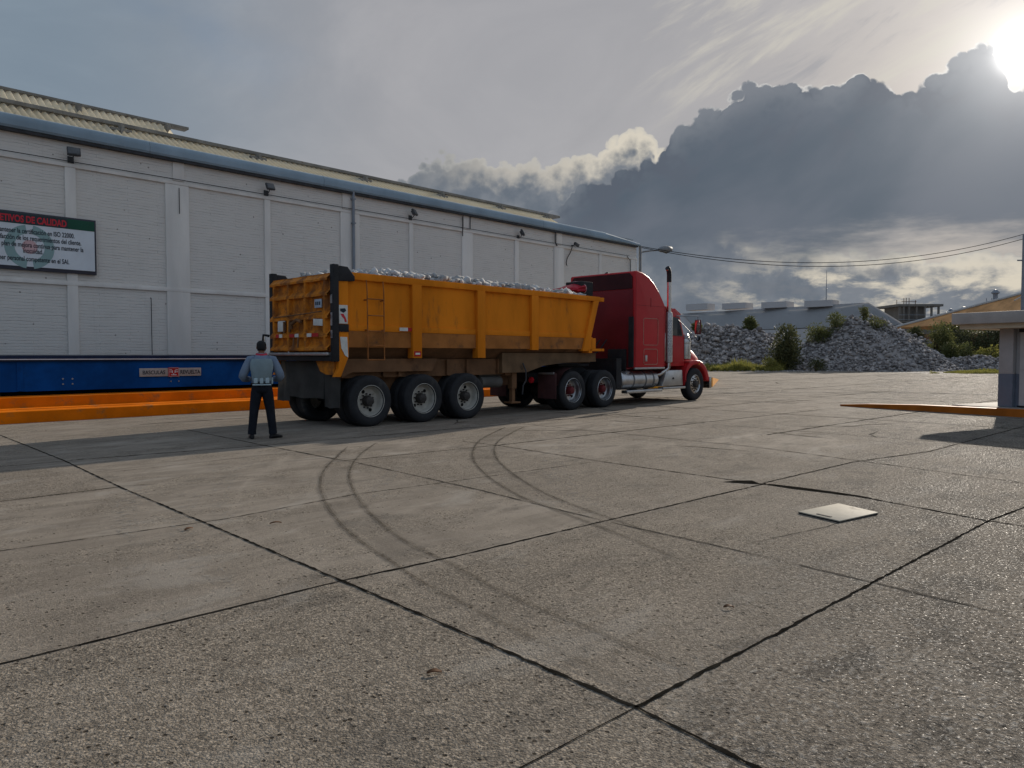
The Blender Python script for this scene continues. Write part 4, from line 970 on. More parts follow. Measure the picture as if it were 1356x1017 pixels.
def mat_rock(name, c0, c1):
    m = new_mat(name); gm = node('ShaderNodeNewGeometry'); r = V(gm.outputs['Random Per Island']); p = coords('Object')
    c = mix(r, c0, c1); c = mix(noise(p, 3.0, 6, 0.7) * 0.5, c, tuple(x * 0.55 for x in c0))
    finish(c, 0.9, 0, bump(noise(p, 9, 5, 0.7), 0.6, 0.05), spec=0.25); return m
m_load = mat_rock('broken_concrete', (0.30, 0.295, 0.285), (0.62, 0.61, 0.60))
pts, sz = [], []
def load_h(s, t): return 3.02 - .16 * max(0, .35 - s) + .16 * math.sin(PI * min(1, max(0, t / 2.4))) + .07 * mnoise.noise((s * .9, t * .9, 2)) - .035 * max(0, s - 4)
for i in range(2600):
    s = RNG.uniform(-.70, 7.15); t = RNG.uniform(.22, 2.28); k = RNG.uniform(.05, .15) * (1.5 if RNG.random() < .12 else 1)
    pts.append((s - 3.2, t - 1.25, load_h(s, t) + RNG.uniform(-.05, .06))); sz.append(k)
for s, t, z, k in ((.05, .42, 3.13, .12), (.35, .42, 3.16, .17), (.62, .35, 3.12, .12), (.85, .5, 3.20, .14), (1.45, .55, 3.15, .22), (1.75, .45, 3.10, .17), (2.1, .4, 3.12, .12), (2.9, .5, 3.12, .13), (3.4, .4, 3.10, .10), (4.1, .5, 3.10, .14), (4.5, .4, 3.08, .11), (5.0, .45, 3.09, .12), (5.5, .4, 3.08, .12), (5.9, .5, 3.08, .13), (6.4, .5, 3.05, .11)):
    pts.append((s - 3.2, t - 1.25, z)); sz.append(k)
v, f = rocks(np.array(pts), np.array(sz))
n0 = len(v); gv = []
nx, ny = 40, 12
for i in range(nx + 1):
    for j in range(ny + 1):
        s = -.75 + 7.95 * i / nx; t = .19 + 2.12 * j / ny; gv.append((s - 3.2, t - 1.25, load_h(s, t) - .06))
gf = []
for i in range(nx):
    for j in range(ny):
        q = n0 + i * (ny + 1) + j; gf += [(q, q + ny + 1, q + ny + 2), (q, q + ny + 2, q + 1)]
ld = tri_mesh('rubble_load', np.vstack([v, np.array(gv, np.float32)]), np.vstack([f, np.array(gf, np.int32)]), m_load)
ld.location = tloc(3.2, 1.25); ld.rotation_euler = (0, 0, TA)
tag(ld, 'pale broken rubble heaped along the top of the dump trailer', 'rubble', kind='stuff')
# the red piece lying on the front end of the load
rp_ = thing('red_piece', 'crumpled red piece with a dark hollow end on the front of the load', 'tub', (*Vector(tloc(7.55, 1.02)).xy, 3.08), TA)
b = MB(); rings = []
for i, (x, ry, rz, zc) in enumerate(((-1.05, .03, .03, .06), (-.85, .10, .08, .10), (-.55, .24, .12, .14), (-.25, .34, .17, .18), (0.0, .40, .215, .215), (.02, .36, .185, .21), (-.22, .28, .13, .18))):
    rings.append([b.bm.verts.new((x + .03 * mnoise.noise((k * .9, i * .7, 1)), ry * (1 + .38 * mnoise.noise((k * 1.3, i * .9, 5))) * math.cos(2 * PI * k / 18), zc + rz * .82 * (1 + .40 * mnoise.noise((k * 1.2, i, 9))) * math.sin(2 * PI * k / 18))) for k in range(18)])
for A_, B_ in zip(rings, rings[1:]):
    for k in range(18): b.bm.faces.new((A_[k], A_[(k + 1) % 18], B_[(k + 1) % 18], B_[k]))
b.bm.faces.new(rings[0]); b.bm.faces.new(rings[-1]); b.build('shell', surf('red_plastic', (0.34, 0.012, 0.025), 0.45, 0.25, 5, bmp=0.3), rp_, ang=18)
b = MB(); b.box(-.12, .40, -.34, .24, .0, .42, .03); b.build('dark_box', m_blk, rp_)
b = MB(); b.tube([(.02, .40 * math.cos(2 * PI * k / 20), .215 + .215 * math.sin(2 * PI * k / 20)) for k in range(21)], .016, 6); b.build('lip', surf('pale_red_lip', (0.52, 0.25, 0.26), 0.4, 0.1, 5), rp_)

# ---------------- tractor
OT = (10.2, 1.25, 0)
tk = thing('semi_truck', 'red long nosed tractor unit with a tall sleeper cab and upright chrome exhaust', 'truck', tloc(10.2, 1.25), TA)
SY0, SY1 = 0.03, 2.47
def sleeper():
    # side outline in x,z ; top rear 3.87 sweeping down to the cab roof
    out = [(9.06, 1.06), (10.62, 1.06), (10.66, 2.78), (10.62, 2.92), (10.50, 3.08), (10.28, 3.34), (10.02, 3.58), (9.74, 3.75), (9.45, 3.845), (9.18, 3.875), (9.06, 3.86)]
    t = bmesh.new()
    lo = [t.verts.new((x, SY0, z)) for x, z in out]; hi = [t.verts.new((x, SY1, z)) for x, z in out]; n = len(out)
    t.faces.new(lo); t.faces.new(hi[::-1])
    for i in range(n): t.faces.new((lo[i], hi[i], hi[(i + 1) % n], lo[(i + 1) % n]))
    bmesh.ops.recalc_face_normals(t, faces=t.faces)
    es = [e for e in t.edges if not (abs(e.verts[0].co.y - e.verts[1].co.y) > 1 and min(e.verts[0].co.z, e.verts[1].co.z) > 1.2 and e.calc_face_angle(0) < .5)]
    bmesh.ops.bevel(t, geom=es, offset=.055, segments=4, profile=.55, affect='EDGES')
    m = MB(); m.merge(t); return m
body = sleeper().build('sleeper', m_redp, tk, OT, ang=30)
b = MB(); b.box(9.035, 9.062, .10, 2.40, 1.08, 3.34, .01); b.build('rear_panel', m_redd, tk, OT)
b = MB(); b.prism([(.12, 3.36), (2.38, 3.36), (2.38, 3.70), (2.30, 3.81), (.22, 3.81), (.12, 3.70)], 'x', 9.03, 9.06); b.build('spoiler_recess_shade', surf('dark_maroon', (0.045, 0.010, 0.012), 0.6, 0.2, 2), tk, OT)  # flat dark plate imitates the shade of the spoiler recess, no hollow modelled
b = MB(); b.box(8.98, 9.036, .30, .95, 1.0, 1.62, .01); b.box(9.0, 9.036, .05, .22, 1.1, 2.55, .01); b.build('rear_bracket', m_blk, tk, OT)
b = MB(); b.box(9.06, 10.60, SY0 - .012, SY0 + .05, 1.03, 1.085, .006); b.build('sill_trim', m_silver, tk, OT)
def door_outline(x0, x1, z0, z1, nm, r=.06):
    pts = []
    for cx, cz, a0 in ((x1 - r, z1 - r, 0), (x0 + r, z1 - r, 90), (x0 + r, z0 + r, 180), (x1 - r, z0 + r, 270)):
        for k in range(5): a = R(a0 + k * 22.5); pts.append((cx + r * math.cos(a), SY0 - .004, cz + r * math.sin(a)))
    m = MB(); m.tube(pts + [pts[0]], .009, 6); L = m.build(nm, surf('worn_edge', (0.40, 0.22, 0.17), 0.5, 0.2, 9), tk, OT)
    return L
door_outline(9.48, 10.22, 1.74, 2.52, 'locker_door'); dl = door_outline(9.50, 10.20, 1.17, 1.62, 'locker_door')
b = MB(); b.box(9.56, 9.66, SY0 - .02, SY0, 1.26, 1.44, .004); b.build('locker_handle', m_silver, dl, OT)
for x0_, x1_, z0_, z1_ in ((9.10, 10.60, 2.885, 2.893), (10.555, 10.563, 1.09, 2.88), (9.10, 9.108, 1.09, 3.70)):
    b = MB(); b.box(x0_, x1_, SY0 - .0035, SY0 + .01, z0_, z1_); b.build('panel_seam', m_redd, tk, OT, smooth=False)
b = MB(); b.tube([(10.70, .13, 1.25), (10.70, .09, 1.28), (10.70, .09, 2.10), (10.70, .13, 2.13)], .014, 7); b.build('grab_handle', m_chrome, tk, OT)
b = MB(); b.box(9.84, 9.86, SY0 - .005, SY0 + .01, 2.86, 3.12); b.build('drip_mark', m_redd, tk, OT)
# cab
cabp = [(10.62, 1.10), (11.92, 1.10), (11.92, 2.02), (11.62, 2.72), (11.40, 2.86), (11.0, 2.93), (10.62, 2.95)]
b = MB(); b.prism(cabp, 'y', .17, 2.33, .03); cab = b.build('cab', m_redp, tk, OT, ang=30)
m_glassd = surf('dark_glass', (0.030, 0.036, 0.040), 0.06, 0.1, 3, bmp=0, coat=0.3)
b = MB(); b.prism([(10.95, 2.06), (11.80, 2.04), (11.56, 2.60), (10.95, 2.66)], 'y', .155, .168); b.build('side_window', m_glassd, tk, OT, smooth=False)
b = MB(); b.prism([(10.95, 2.06), (11.80, 2.04), (11.56, 2.60), (10.95, 2.66)], 'y', 2.332, 2.345); b.build('side_window', m_glassd, tk, OT, smooth=False)
b = MB(); v4 = [(11.935, .26, 2.08), (11.935, 2.24, 2.08), (11.68, 2.16, 2.68), (11.68, .34, 2.68)]; b.face(v4); bmesh.ops.solidify(b.bm, geom=b.bm.faces[:], thickness=.012); b.build('windshield', m_glassd, tk, OT)
b = MB(); b.prism([(11.42, 2.84), (11.50, 2.90), (11.84, 2.74), (11.82, 2.70)], 'y', .26, 2.24, .006); b.build('sun_visor', m_redp, tk, OT)
b = MB(); b.box(10.84, 11.84, .150, .168, 1.22, 2.0, .006); dr = b.build('door', m_redp, tk, OT)
b = MB(); b.box(10.90, 11.05, .12, .15, 1.82, 1.86, .006); b.build('handle', m_chrome, dr, OT)
for x in (10.78, 11.0): pass
for y in (.5, 1.25, 2.0):
    b = MB(); b.lathe([(.045, 0), (.035, .05), (0, .06)], (11.2, y, 2.90), (0, 0, 1), 10); b.build('roof_marker', m_reflred, tk, OT)
# hood
def hood():
    m = MB(); S_ = []
    for x, yw, zt, zb in ((11.90, .86, 2.05, 1.05), (12.25, .85, 1.99, .95), (12.7, .84, 1.84, .9), (13.05, .82, 1.66, .85), (13.30, .79, 1.50, .80), (13.38, .72, 1.34, .78)):
        ring = []
        for a in range(0, 13):
            t = PI * a / 12; sx = math.cos(t); sz = math.sin(t)
            ring.append(m.bm.verts.new((x, 1.25 - yw * math.copysign(abs(sx) ** .45, sx), zb + (zt - zb) * abs(sz) ** .45)))
        S_.append(ring)
    for A_, B_ in zip(S_, S_[1:]):
        for k in range(12): m.bm.faces.new((A_[k], A_[k + 1], B_[k + 1], B_[k]))
    m.bm.faces.new(S_[-1]); m.bm.faces.new(S_[0]); return m
hd = hood().build('hood', m_redp, tk, OT, ang=40)
b = MB(); b.box(13.37, 13.41, .66, 1.84, .82, 1.30, .01); b.build('grille', m_chrome, tk, OT)
def fender(y0, y1, side):
    m = MB(); cx, cz = 12.42, .52; outer, inner = [], []
    prof_ = [(11.78, .62), (11.80, .80), (11.86, 1.0), (11.97, 1.14), (12.14, 1.24), (12.36, 1.29), (12.62, 1.28), (12.84, 1.20), (13.02, 1.07), (13.14, .92), (13.22, .75), (13.24, .58)]
    inn = []
    for i in range(len(prof_)):
        a = R(183 - 173 * i / (len(prof_) - 1)); inn.append((cx + .63 * math.cos(a), cz + .62 * math.sin(a)))
    ou = [m.bm.verts.new((x, y0, z)) for x, z in prof_]; ou2 = [m.bm.verts.new((x, y1, z)) for x, z in prof_]
    i1 = [m.bm.verts.new((x, y0, z)) for x, z in inn]; i2 = [m.bm.verts.new((x, y1, z)) for x, z in inn]
    for k in range(len(prof_) - 1):
        m.bm.faces.new((ou[k], ou[k + 1], ou2[k + 1], ou2[k])); m.bm.faces.new((ou[k], i1[k], i1[k + 1], ou[k + 1])); m.bm.faces.new((i1[k], i2[k], i2[k + 1], i1[k + 1])); m.bm.faces.new((ou2[k], ou2[k + 1], i2[k + 1], i2[k]))
    m.bm.faces.new((ou[0], ou2[0], i2[0], i1[0])); m.bm.faces.new((ou[-1], i1[-1], i2[-1], ou2[-1]))
    bmesh.ops.recalc_face_normals(m.bm, faces=m.bm.faces)
    es = [e for e in m.bm.edges if e.calc_face_angle(0) > 1.0 and abs(e.verts[0].co.y - e.verts[1].co.y) < .01 and abs(e.verts[0].co.y - (y0 if side > 0 else y1)) < .01]
    bmesh.ops.bevel(m.bm, geom=es, offset=.045, segments=3, profile=.6, affect='EDGES')
    return m
fender(.035, .72, 1).build('fender', m_redp, tk, OT, ang=40); fender(1.78, 2.465, -1).build('fender', m_redp, tk, OT, ang=40)
b = MB(); b.box(13.22, 13.36, .02, 2.48, .36, .74, .03); b.build('bumper', m_chrome, tk, OT)
for y in (.22, 2.12):
    b = MB(); b.box(13.05, 13.25, y, y + .26, .90, 1.10, .04); b.build('headlight', m_glass, tk, OT)
b = MB(); b.box(12.55, 12.62, .025, .045, 1.14, 1.18, .004); b.build('marker_light', surf('amber_lens', (0.6, 0.25, 0.03), 0.3, 0.1, 9), tk, OT)
# air cleaner cans
for y in (.215, 2.285):
    b = MB(); b.lathe([(0, 1.30), (.13, 1.30), (.165, 1.33), (.165, 1.88), (.155, 1.96), (.11, 2.02), (0, 2.03)], (12.06, y, 0), (0, 0, 1), 28)
    for z in (1.42, 1.80): b.lathe([(.165, z), (.172, z + .005), (.172, z + .035), (.165, z + .04)], (12.06, y, 0), (0, 0, 1), 28)
    b.build('air_cleaner', m_chrome, tk, OT)
    b = MB(); b.lathe([(.10, 1.90), (.10, 2.07), (.06, 2.12), (0, 2.13)], (12.06, y, 0), (0, 0, 1), 20); b.build('intake_cap', m_silver, tk, OT)
# exhaust
m_shield = surf('perforated_shield', (0.44, 0.43, 0.42), 0.34, 0.22, 18, dirt=((0.08, 0.08, 0.08), 0.35, 30), metal=0.8)
for y in (.09, 2.41):
    b = MB(); b.lathe([(0, 0.0), (.068, 0), (.068, 1.20)], (10.90, y, 2.55), (0, 0, 1), 16); b.tube([(10.90, y, 3.6), (10.90, y, 3.88), (10.885, y, 3.98), (10.84, y, 4.05), (10.80, y, 4.08)], .07, 14)
    st = b.build('exhaust_stack', m_chrome, tk, OT)
    b = MB(); b.tube([(10.90, y, 3.66), (10.90, y, 3.88), (10.885, y, 3.98), (10.84, y, 4.055), (10.795, y, 4.09)], .0735, 14); b.build('sooty_tip', m_blk, st, OT)
    b = MB(); b.lathe([(.10, 1.22), (.118, 1.24), (.118, 2.66), (.10, 2.74), (.07, 2.76)], (10.90, y, 0), (0, 0, 1), 22)
    b.build('heat_shield', m_shield, st, OT)
    b = MB()
    for r_ in range(22):
        for k in range(5):
            a = R(-150 + k * 28 + (14 if r_ % 2 else 0)); 
            if y > 1: a = -a
            b.lathe([(.011, .0), (0, .001)], (10.90 + .1185 * math.cos(a), y + .1185 * math.sin(a), 1.45 + r_ * .05), (math.cos(a), math.sin(a), 0), 6)
    b.build('shield_hole', m_hole, st, OT)
    b = MB(); b.tube([(10.90, y, 1.26), (10.90, y, 1.06), (10.84, y + (.04 if y < 1 else -.04), .98), (10.60, y + (.12 if y < 1 else -.12), .86), (10.42, y + (.3 if y < 1 else -.3), .82)], .062, 12); b.build('elbow', m_chrome, st, OT)
# tanks, steps, boxes
for y, sd in ((.10, 1), (2.40, -1)):
    b = MB(); yc = y + sd * .27; b.lathe([(0, 0), (.20, 0), (.262, .04), (.27, .08), (.27, 1.74), (.262, 1.78), (.2, 1.82), (0, 1.82)], (8.62, yc, .72), (1, 0, 0), 36); ft = b.build('fuel_tank', m_alu, tk, OT, ang=50)
    for x in (9.15, 9.75, 10.15):
        b = MB(); b.lathe([(.271, x - .03), (.278, x - .028), (.278, x + .028), (.271, x + .03)], (0, yc, .72), (1, 0, 0), 36); b.build('tank_strap', surf('strap_steel', (0.16, 0.16, 0.165), 0.5, 0.2, 4, metal=0.6), ft, OT)
    b = MB(); b.lathe([(.06, 0), (.06, .05), (0, .055)], (8.95, yc - sd * .15, .93), (0, -sd * .5, 1), 14); b.build('filler_cap', m_silver, ft, OT)
    y0, y1 = sorted((y - sd * .07, y + sd * .14))
    b = MB(); b.box(8.70, 10.50, y0, y1, .345, .435, .02); b.build('step', m_alu, tk, OT)
    y0, y1 = sorted((y - sd * .02, y + sd * .45))
    b = MB(); b.prism([(10.55, .50), (11.72, .50), (11.66, .98), (10.78, .98)], 'y', y0, y1, .02); bx = b.build('tool_box', m_alu, tk, OT)
    b = MB(); b.prism([(11.10, .70), (11.2, .70), (11.17, .76), (11.13, .76)], 'y', y0 - .012 if sd > 0 else y1, y0 if sd > 0 else y1 + .012); b.build('latch', m_blk, bx, OT)
    y0, y1 = sorted((y - sd * .06, y + sd * .14))
    b = MB(); b.box(10.56, 11.80, y0, y1, .40, .47, .015); b.build('step', m_alu, tk, OT)
# chassis
b = MB(); b.box(5.4, 13.1, .80, .92, .72, .98); b.box(5.4, 13.1, 1.58, 1.70, .72, .98)
for x in (5.5, 7.03, 8.4, 9.9, 11.2): b.box(x, x + .12, .92, 1.58, .74, .96)
b.box(8.35, 8.58, .15, 2.35, .5, 1.35); b.build('chassis_rail', m_blk, tk, OT, smooth=False)
b = MB(); b.prism([(6.3, .98), (6.9, 1.12), (7.6, 1.14), (7.9, .98)], 'y', .8, 1.7); b.box(6.5, 7.8, .7, 1.8, 1.14, 1.20); b.build('fifth_wheel', m_blk, tk, OT, smooth=False)
for s in (6.35, 7.70):
    wheel(tk, OT, s, .04, 1, 'chrome', .3 + s); wheel(tk, OT, s, 2.46, -1, 'chrome', .3)
    b = MB(); b.tube([(s, .5, .516), (s, 2.0, .516)], .085, 12); b.lathe([(0, -.25), (.18, -.18), (.24, 0), (.18, .18), (0, .25)], (s, 1.25, .516), (0, 1, 0), 20); b.build('axle', m_blk, tk, OT)
wheel(tk, OT, 12.42, .05, 1, 'steer', 0.2, False, .52); wheel(tk, OT, 12.42, 2.45, -1, 'steer', 0.2, False, .52)
b = MB(); b.tube([(12.42, .3, .50), (12.42, 2.2, .50)], .06, 10); b.build('axle', m_blk, tk, OT)
m_maroon = surf('maroon_flap', (0.075, 0.032, 0.032), 0.7, 0.2, 2, dirt=((0.04, 0.03, 0.03), 0.3, 3))
for y0, y1 in ((.03, .66), (1.84, 2.47)):
    b = MB(); b.box(5.63, 5.655, y0, y1, .32, .98, .006); fl = b.build('mud_flap', m_maroon, tk, OT)
    b = MB(); b.box(5.60, 5.63, y0 + .05, y1 - .05, .95, 1.0, .004); b.build('flap_bar', m_silver, fl, OT)
    b = MB(); n = 8; L = []; Q = []
    for i in range(n + 1):
        a = R(165 - i * 10); L.append((6.35 + .66 * math.cos(a), y0, .50 + .62 * math.sin(a))); Q.append((6.35 + .66 * math.cos(a), y1, .50 + .62 * math.sin(a)))
    b.strip(L, Q); bmesh.ops.solidify(b.bm, geom=b.bm.faces[:], thickness=.02); b.build('quarter_fender', m_maroon, tk, OT)
b = MB(); b.lathe([(0, -.085), (.05, -.07), (.085, 0), (.05, .07), (0, .085)], (5.45, .72, .80), (0, 0, 1), 16); b.build('red_lamp', surf('red_lens', (0.55, 0.02, 0.03), 0.25, 0.1, 8, bmp=0), tk, OT)
for k in range(3):
    y = 1.0 + k * .25
    b = MB(); b.tube([(9.0, y, 1.9), (8.6, y, 1.55), (8.2, y, 1.42), (7.75, y, 1.6), (7.62, y, 1.8)], .02, 6); b.build('air_hose', m_blk, tk, OT)
# mirror
for sd, yb, ym in ((1, .17, -.16), (-1, 2.33, 2.66)):
    b = MB(); b.tube([(11.42, yb, 2.66), (12.02, ym + sd * .02, 2.66), (12.20, ym, 2.66)], .016, 7); b.tube([(11.50, yb, 2.58), (11.9, ym + sd * .06, 2.12), (12.14, ym, 1.98)], .012, 6); b.tube([(11.86, yb, 2.02), (12.16, ym, 1.96)], .016, 7); b.tube([(12.16, ym, 1.92), (12.16, ym, 2.66)], .014, 7); mm = b.build('mirror_bracket', m_pipe, tk, OT)
    b = MB(); b.box(12.13, 12.20, ym - .10, ym + .10, 2.10, 2.56, .02); b.build('mirror', surf('mirror_back', (0.085, 0.012, 0.016), 0.5, 0.15, 3), mm, OT)
    b = MB(); b.box(12.120, 12.132, ym - .085, ym + .085, 2.12, 2.54, .004); b.build('mirror_glass', m_chrome, mm, OT)
    b = MB(); b.lathe([(0, -.02), (.075, -.01), (.085, .02), (.05, .06), (0, .07)], (12.18, ym, 1.97), (1, 0, .0), 14); b.build('round_mirror', m_blk, mm, OT)
# ------------------------------------------------------------------ person
m_skin = surf('skin', (0.23, 0.115, 0.070), 0.5, 0.1, 9, bmp=0.03)
m_shirt = surf('pale_blue_shirt', (0.155, 0.20, 0.27), 0.8, 0.12, 5, bmp=0.35, bscale=14)
m_vest = surf('pale_vest', (0.36, 0.46, 0.50), 0.6, 0.10, 4, bmp=0.25, bscale=10)
m_trous = surf('navy_trousers', (0.010, 0.012, 0.018), 0.85, 0.25, 6, bmp=0.4, bscale=12)
m_shoe = surf('black_shoe', (0.010, 0.010, 0.011), 0.5, 0.2, 9)
m_hair = surf('black_hair', (0.008, 0.008, 0.009), 0.6, 0.3, 30, bmp=0.5, bscale=60)
m_scarf = surf('red_collar', (0.42, 0.025, 0.05), 0.6, 0.2, 12)
def skin_mesh(name, verts, edges, radii, mat, parent, sub=2):
    me = bpy.data.meshes.new(name); me.from_pydata(verts, edges, []); o = bpy.data.objects.new(name, me); COL.objects.link(o)
    sk = o.modifiers.new('s', 'SKIN'); sk.use_smooth_shade = True; sk.branch_smoothing = 0.4
    for i, r in enumerate(radii): me.skin_vertices[0].data[i].radius = r if isinstance(r, tuple) else (r, r)
    me.skin_vertices[0].data[0].use_root = True
    sb = o.modifiers.new('u', 'SUBSURF'); sb.levels = sub; sb.render_levels = sub
    bpy.context.view_layer.update()
    nm = bpy.data.meshes.new_from_object(o.evaluated_get(bpy.context.evaluated_depsgraph_get())); bpy.data.objects.remove(o); bpy.data.meshes.remove(me)
    nm.name = name; nm.materials.clear(); nm.materials.append(mat); nm.polygons.foreach_set('use_smooth', [True] * len(nm.polygons))
    return link(name, nm, parent)
pp = (6.45, 12.02)
pe = thing('person', 'person seen from behind in pale blue shirt, light back panel, red collar and dark trousers', 'person', (*pp, 0), math.atan2(pp[1], pp[0]) - PI / 2)
hv, he, hr = [], [], []
def node_(p, r, par=None):
    hv.append(p); hr.append(r); i = len(hv) - 1
    if par is not None: he.append((par, i))
    return i
root = node_((0, 0, .93), (.13, .10)); sp = node_((0, .0, 1.10), (.125, .09), root); ch = node_((0, .0, 1.28), (.15, .10), sp); nb = node_((0, .03, 1.42), (.06, .06), ch)
n1 = node_((0, .05, 1.48), .055, nb); n2 = node_((0, .075, 1.545), (.07, .085), n1); n3 = node_((0, .085, 1.61), (.078, .092), n2); node_((0, .08, 1.665), (.055, .065), n3)
for sx in (-1, 1):
    sh = node_((sx * .17, .0, 1.37), .062, ch); el_ = node_((sx * .315, -.02, 1.11), .047, sh); fr = node_((sx * .285, .14, 1.03), .040, el_); wr = node_((sx * .21, .25, 1.03), .028, fr)
    pm = node_((sx * .175, .31, 1.04), (.034, .020), wr)
    for k, ln in enumerate((.070, .080, .075, .060)):
        b0 = node_((sx * (.165 - .0), .345, 1.065 - k * .019), .0095, pm); b1 = node_((sx * (.145), .345 + ln * .5, 1.06 - k * .019), .0088, b0); node_((sx * .115, .345 + ln * .75, 1.045 - k * .019), .0080, b1)
    t1 = node_((sx * .145, .30, 1.07), .0105, pm); node_((sx * .12, .335, 1.085), .0090, t1)
    hp = node_((sx * .10, 0, .86), .092, root); kn = node_((sx * .165, .02, .48), .060, hp); an = node_((sx * .195, -.01, .10), .042, kn); node_((sx * .205, .06, .045), .04, an)
skin_mesh('body', hv, he, hr, m_skin, pe)
# face and ears
b = MB()
for sx in (-1, 1): b.lathe([(0, -.012), (.022, -.006), (.03, .004), (.02, .012), (0, .014)], (sx * .080, .075, 1.575), (sx, -.25, 0), 12)
b.lathe([(0, 0), (.016, .004), (.012, .02), (0, .03)], (0, .165, 1.57), (0, 1, -.2), 10)
b.build('ears_and_nose', m_skin, pe)
b = MB()
for sx in (-1, 1): b.lathe([(0.014, 0), (.012, .006), (0, .009)], (sx * .032, .163, 1.605), (0, 1, 0), 10)
b.box(-.025, .025, .158, .166, 1.525, 1.533, .003); b.build('eyes_and_mouth', m_hair, pe)
# shirt: torso loft with folds plus sleeves
def loft(rings, n=28, jit=0.0):
    m = MB(); RR = []
    for j, (cx_, cy_, rx, ry, z) in enumerate(rings):
        ring = []
        for k in range(n):
            a = 2 * PI * k / n; f = 1 + jit * mnoise.noise((math.cos(a) * 2.2, math.sin(a) * 2.2, z * 9))
            ring.append(m.bm.verts.new((cx_ + rx * f * math.copysign(abs(math.cos(a)) ** .85, math.cos(a)), cy_ + ry * f * math.sin(a), z)))
        RR.append(ring)
    for A_, B_ in zip(RR, RR[1:]):
        for k in range(n): m.bm.faces.new((A_[k], A_[(k + 1) % n], B_[(k + 1) % n], B_[k]))
    m.bm.faces.new(RR[0][::-1]); m.bm.faces.new(RR[-1]); return m
m = loft([(0, 0, .185, .135, .93), (0, 0, .192, .142, .97), (0, 0, .188, .138, 1.03), (0, -.005, .195, .140, 1.12), (0, -.01, .205, .145, 1.22), (0, -.01, .215, .145, 1.30), (0, 0, .20, .130, 1.37), (0, .01, .145, .105, 1.425), (0, .03, .085, .08, 1.46), (0, .035, .072, .072, 1.48)], 28, .06)
for sx in (-1, 1):
    pth = [(sx * .13, 0, 1.375), (sx * .205, .0, 1.36), (sx * .265, -.012, 1.25), (sx * .33, -.03, 1.13), (sx * .345, -.025, 1.085), (sx * .325, .06, 1.05), (sx * .275, .17, 1.03), (sx * .235, .225, 1.03)]
    m.tube(pth, [.07, .085, .083, .076, .074, .066, .055, .050], 16)
m.build('shirt', m_shirt, pe, ang=80)
# pale back panel following the back, wider at the shoulders
b = MB(); grid = []
for j in range(9):
    t = j / 8; z = 1.00 + .385 * t; wv_ = .165 + .045 * min(1, t * 1.6) - .03 * max(0, t - .8) * 5; row = []
    for k in range(13):
        s = -1 + 2 * k / 12; a = s * 1.05; row.append(b.bm.verts.new((wv_ * math.sin(a) / math.sin(1.05), -.062 - .128 * math.cos(a) - .012 * math.sin(t * PI) + .006 * mnoise.noise((k * .6, j * .6, 1)) + .02 * max(0, t - .85) * 5, z)))
    grid.append(row)
for j in range(8):
    for k in range(12): b.bm.faces.new((grid[j][k], grid[j][k + 1], grid[j + 1][k + 1], grid[j + 1][k]))
bmesh.ops.solidify(b.bm, geom=b.bm.faces[:], thickness=.012); b.build('back_panel', m_vest, pe, ang=60)
pe.scale = (0.90, 1.0, 1.0)
b = MB(); b.tube([(.085 * math.cos(2 * PI * k / 20), .03 + .085 * math.sin(2 * PI * k / 20), 1.455 + .012 * math.sin(2 * PI * k / 20)) for k in range(21)], .026, 8); b.build('collar', m_scarf, pe)
b = MB(); b.tube([(.19 * math.cos(2 * PI * k / 28), .142 * math.sin(2 * PI * k / 28), .955) for k in range(29)], .020, 6); b.build('belt', m_blk, pe)
for x, w_, z0, z1 in ((-.11, .035, .965, 1.055), (-.005, .032, .96, 1.055), (.10, .035, .965, 1.06)):
    b = MB(); b.box(x - w_, x + w_, -.195, -.150, z0, z1, .012); b.build('pouch', m_vest, pe)
b = MB(); b.box(-.17, .17, -.185, -.155, .93, .952, .008); b.box(.17, .205, -.10, -.04, .95, 1.06, .01); b.build('pale_strap', m_vest, pe)
# trousers
m = loft([(0, 0, .165, .12, .80), (0, 0, .180, .135, .86), (0, 0, .182, .135, .92), (0, 0, .178, .13, .965)], 28, .04)
for sx in (-1, 1):
    m.tube([(sx * .085, 0, .90), (sx * .098, 0, .78), (sx * .125, .01, .64), (sx * .15, .02, .48), (sx * .17, .0, .30), (sx * .188, -.015, .16), (sx * .192, -.01, .085)], [.10, .108, .098, .084, .078, .074, .078], 18)
m.build('trousers', m_trous, pe, ang=80)
for sx, rz in ((-1, -8), (1, 55)):
    M4 = Matrix.Translation((sx * .195, -.02, 0)) @ Matrix.Rotation(R(-rz), 4, 'Z')
    b = MB(); RR = []
    for y, rx, h in ((-.075, .03, .05), (-.06, .042, .085), (0, .045, .095), (.06, .045, .075), (.13, .048, .055), (.18, .04, .045), (.205, .02, .035)):
        RR.append([b.bm.verts.new(M4 @ Vector((rx * math.cos(a), y, max(.004, h * .5 + h * .5 * math.sin(a) * 1.05)))) for a in [2 * PI * k / 12 for k in range(12)]])
    for A_, B_ in zip(RR, RR[1:]):
        for k in range(12): b.bm.faces.new((A_[k], A_[(k + 1) % 12], B_[(k + 1) % 12], B_[k]))
    b.bm.faces.new(RR[0]); b.bm.faces.new(RR[-1]); b.build('shoe', m_shoe, pe)
b = MB(); RR = []
for z, rx, ry, cy_ in ((1.525, .074, .055, .025), (1.55, .083, .075, .035), (1.60, .089, .090, .055), (1.64, .088, .095, .070), (1.67, .075, .085, .075), (1.692, .048, .055, .075), (1.70, .015, .02, .075)):
    RR.append([b.bm.verts.new((rx * math.cos(2 * PI * k / 20) * (1 + .04 * mnoise.noise((k, z * 40, 2))), cy_ + ry * math.sin(2 * PI * k / 20), z)) for k in range(20)])
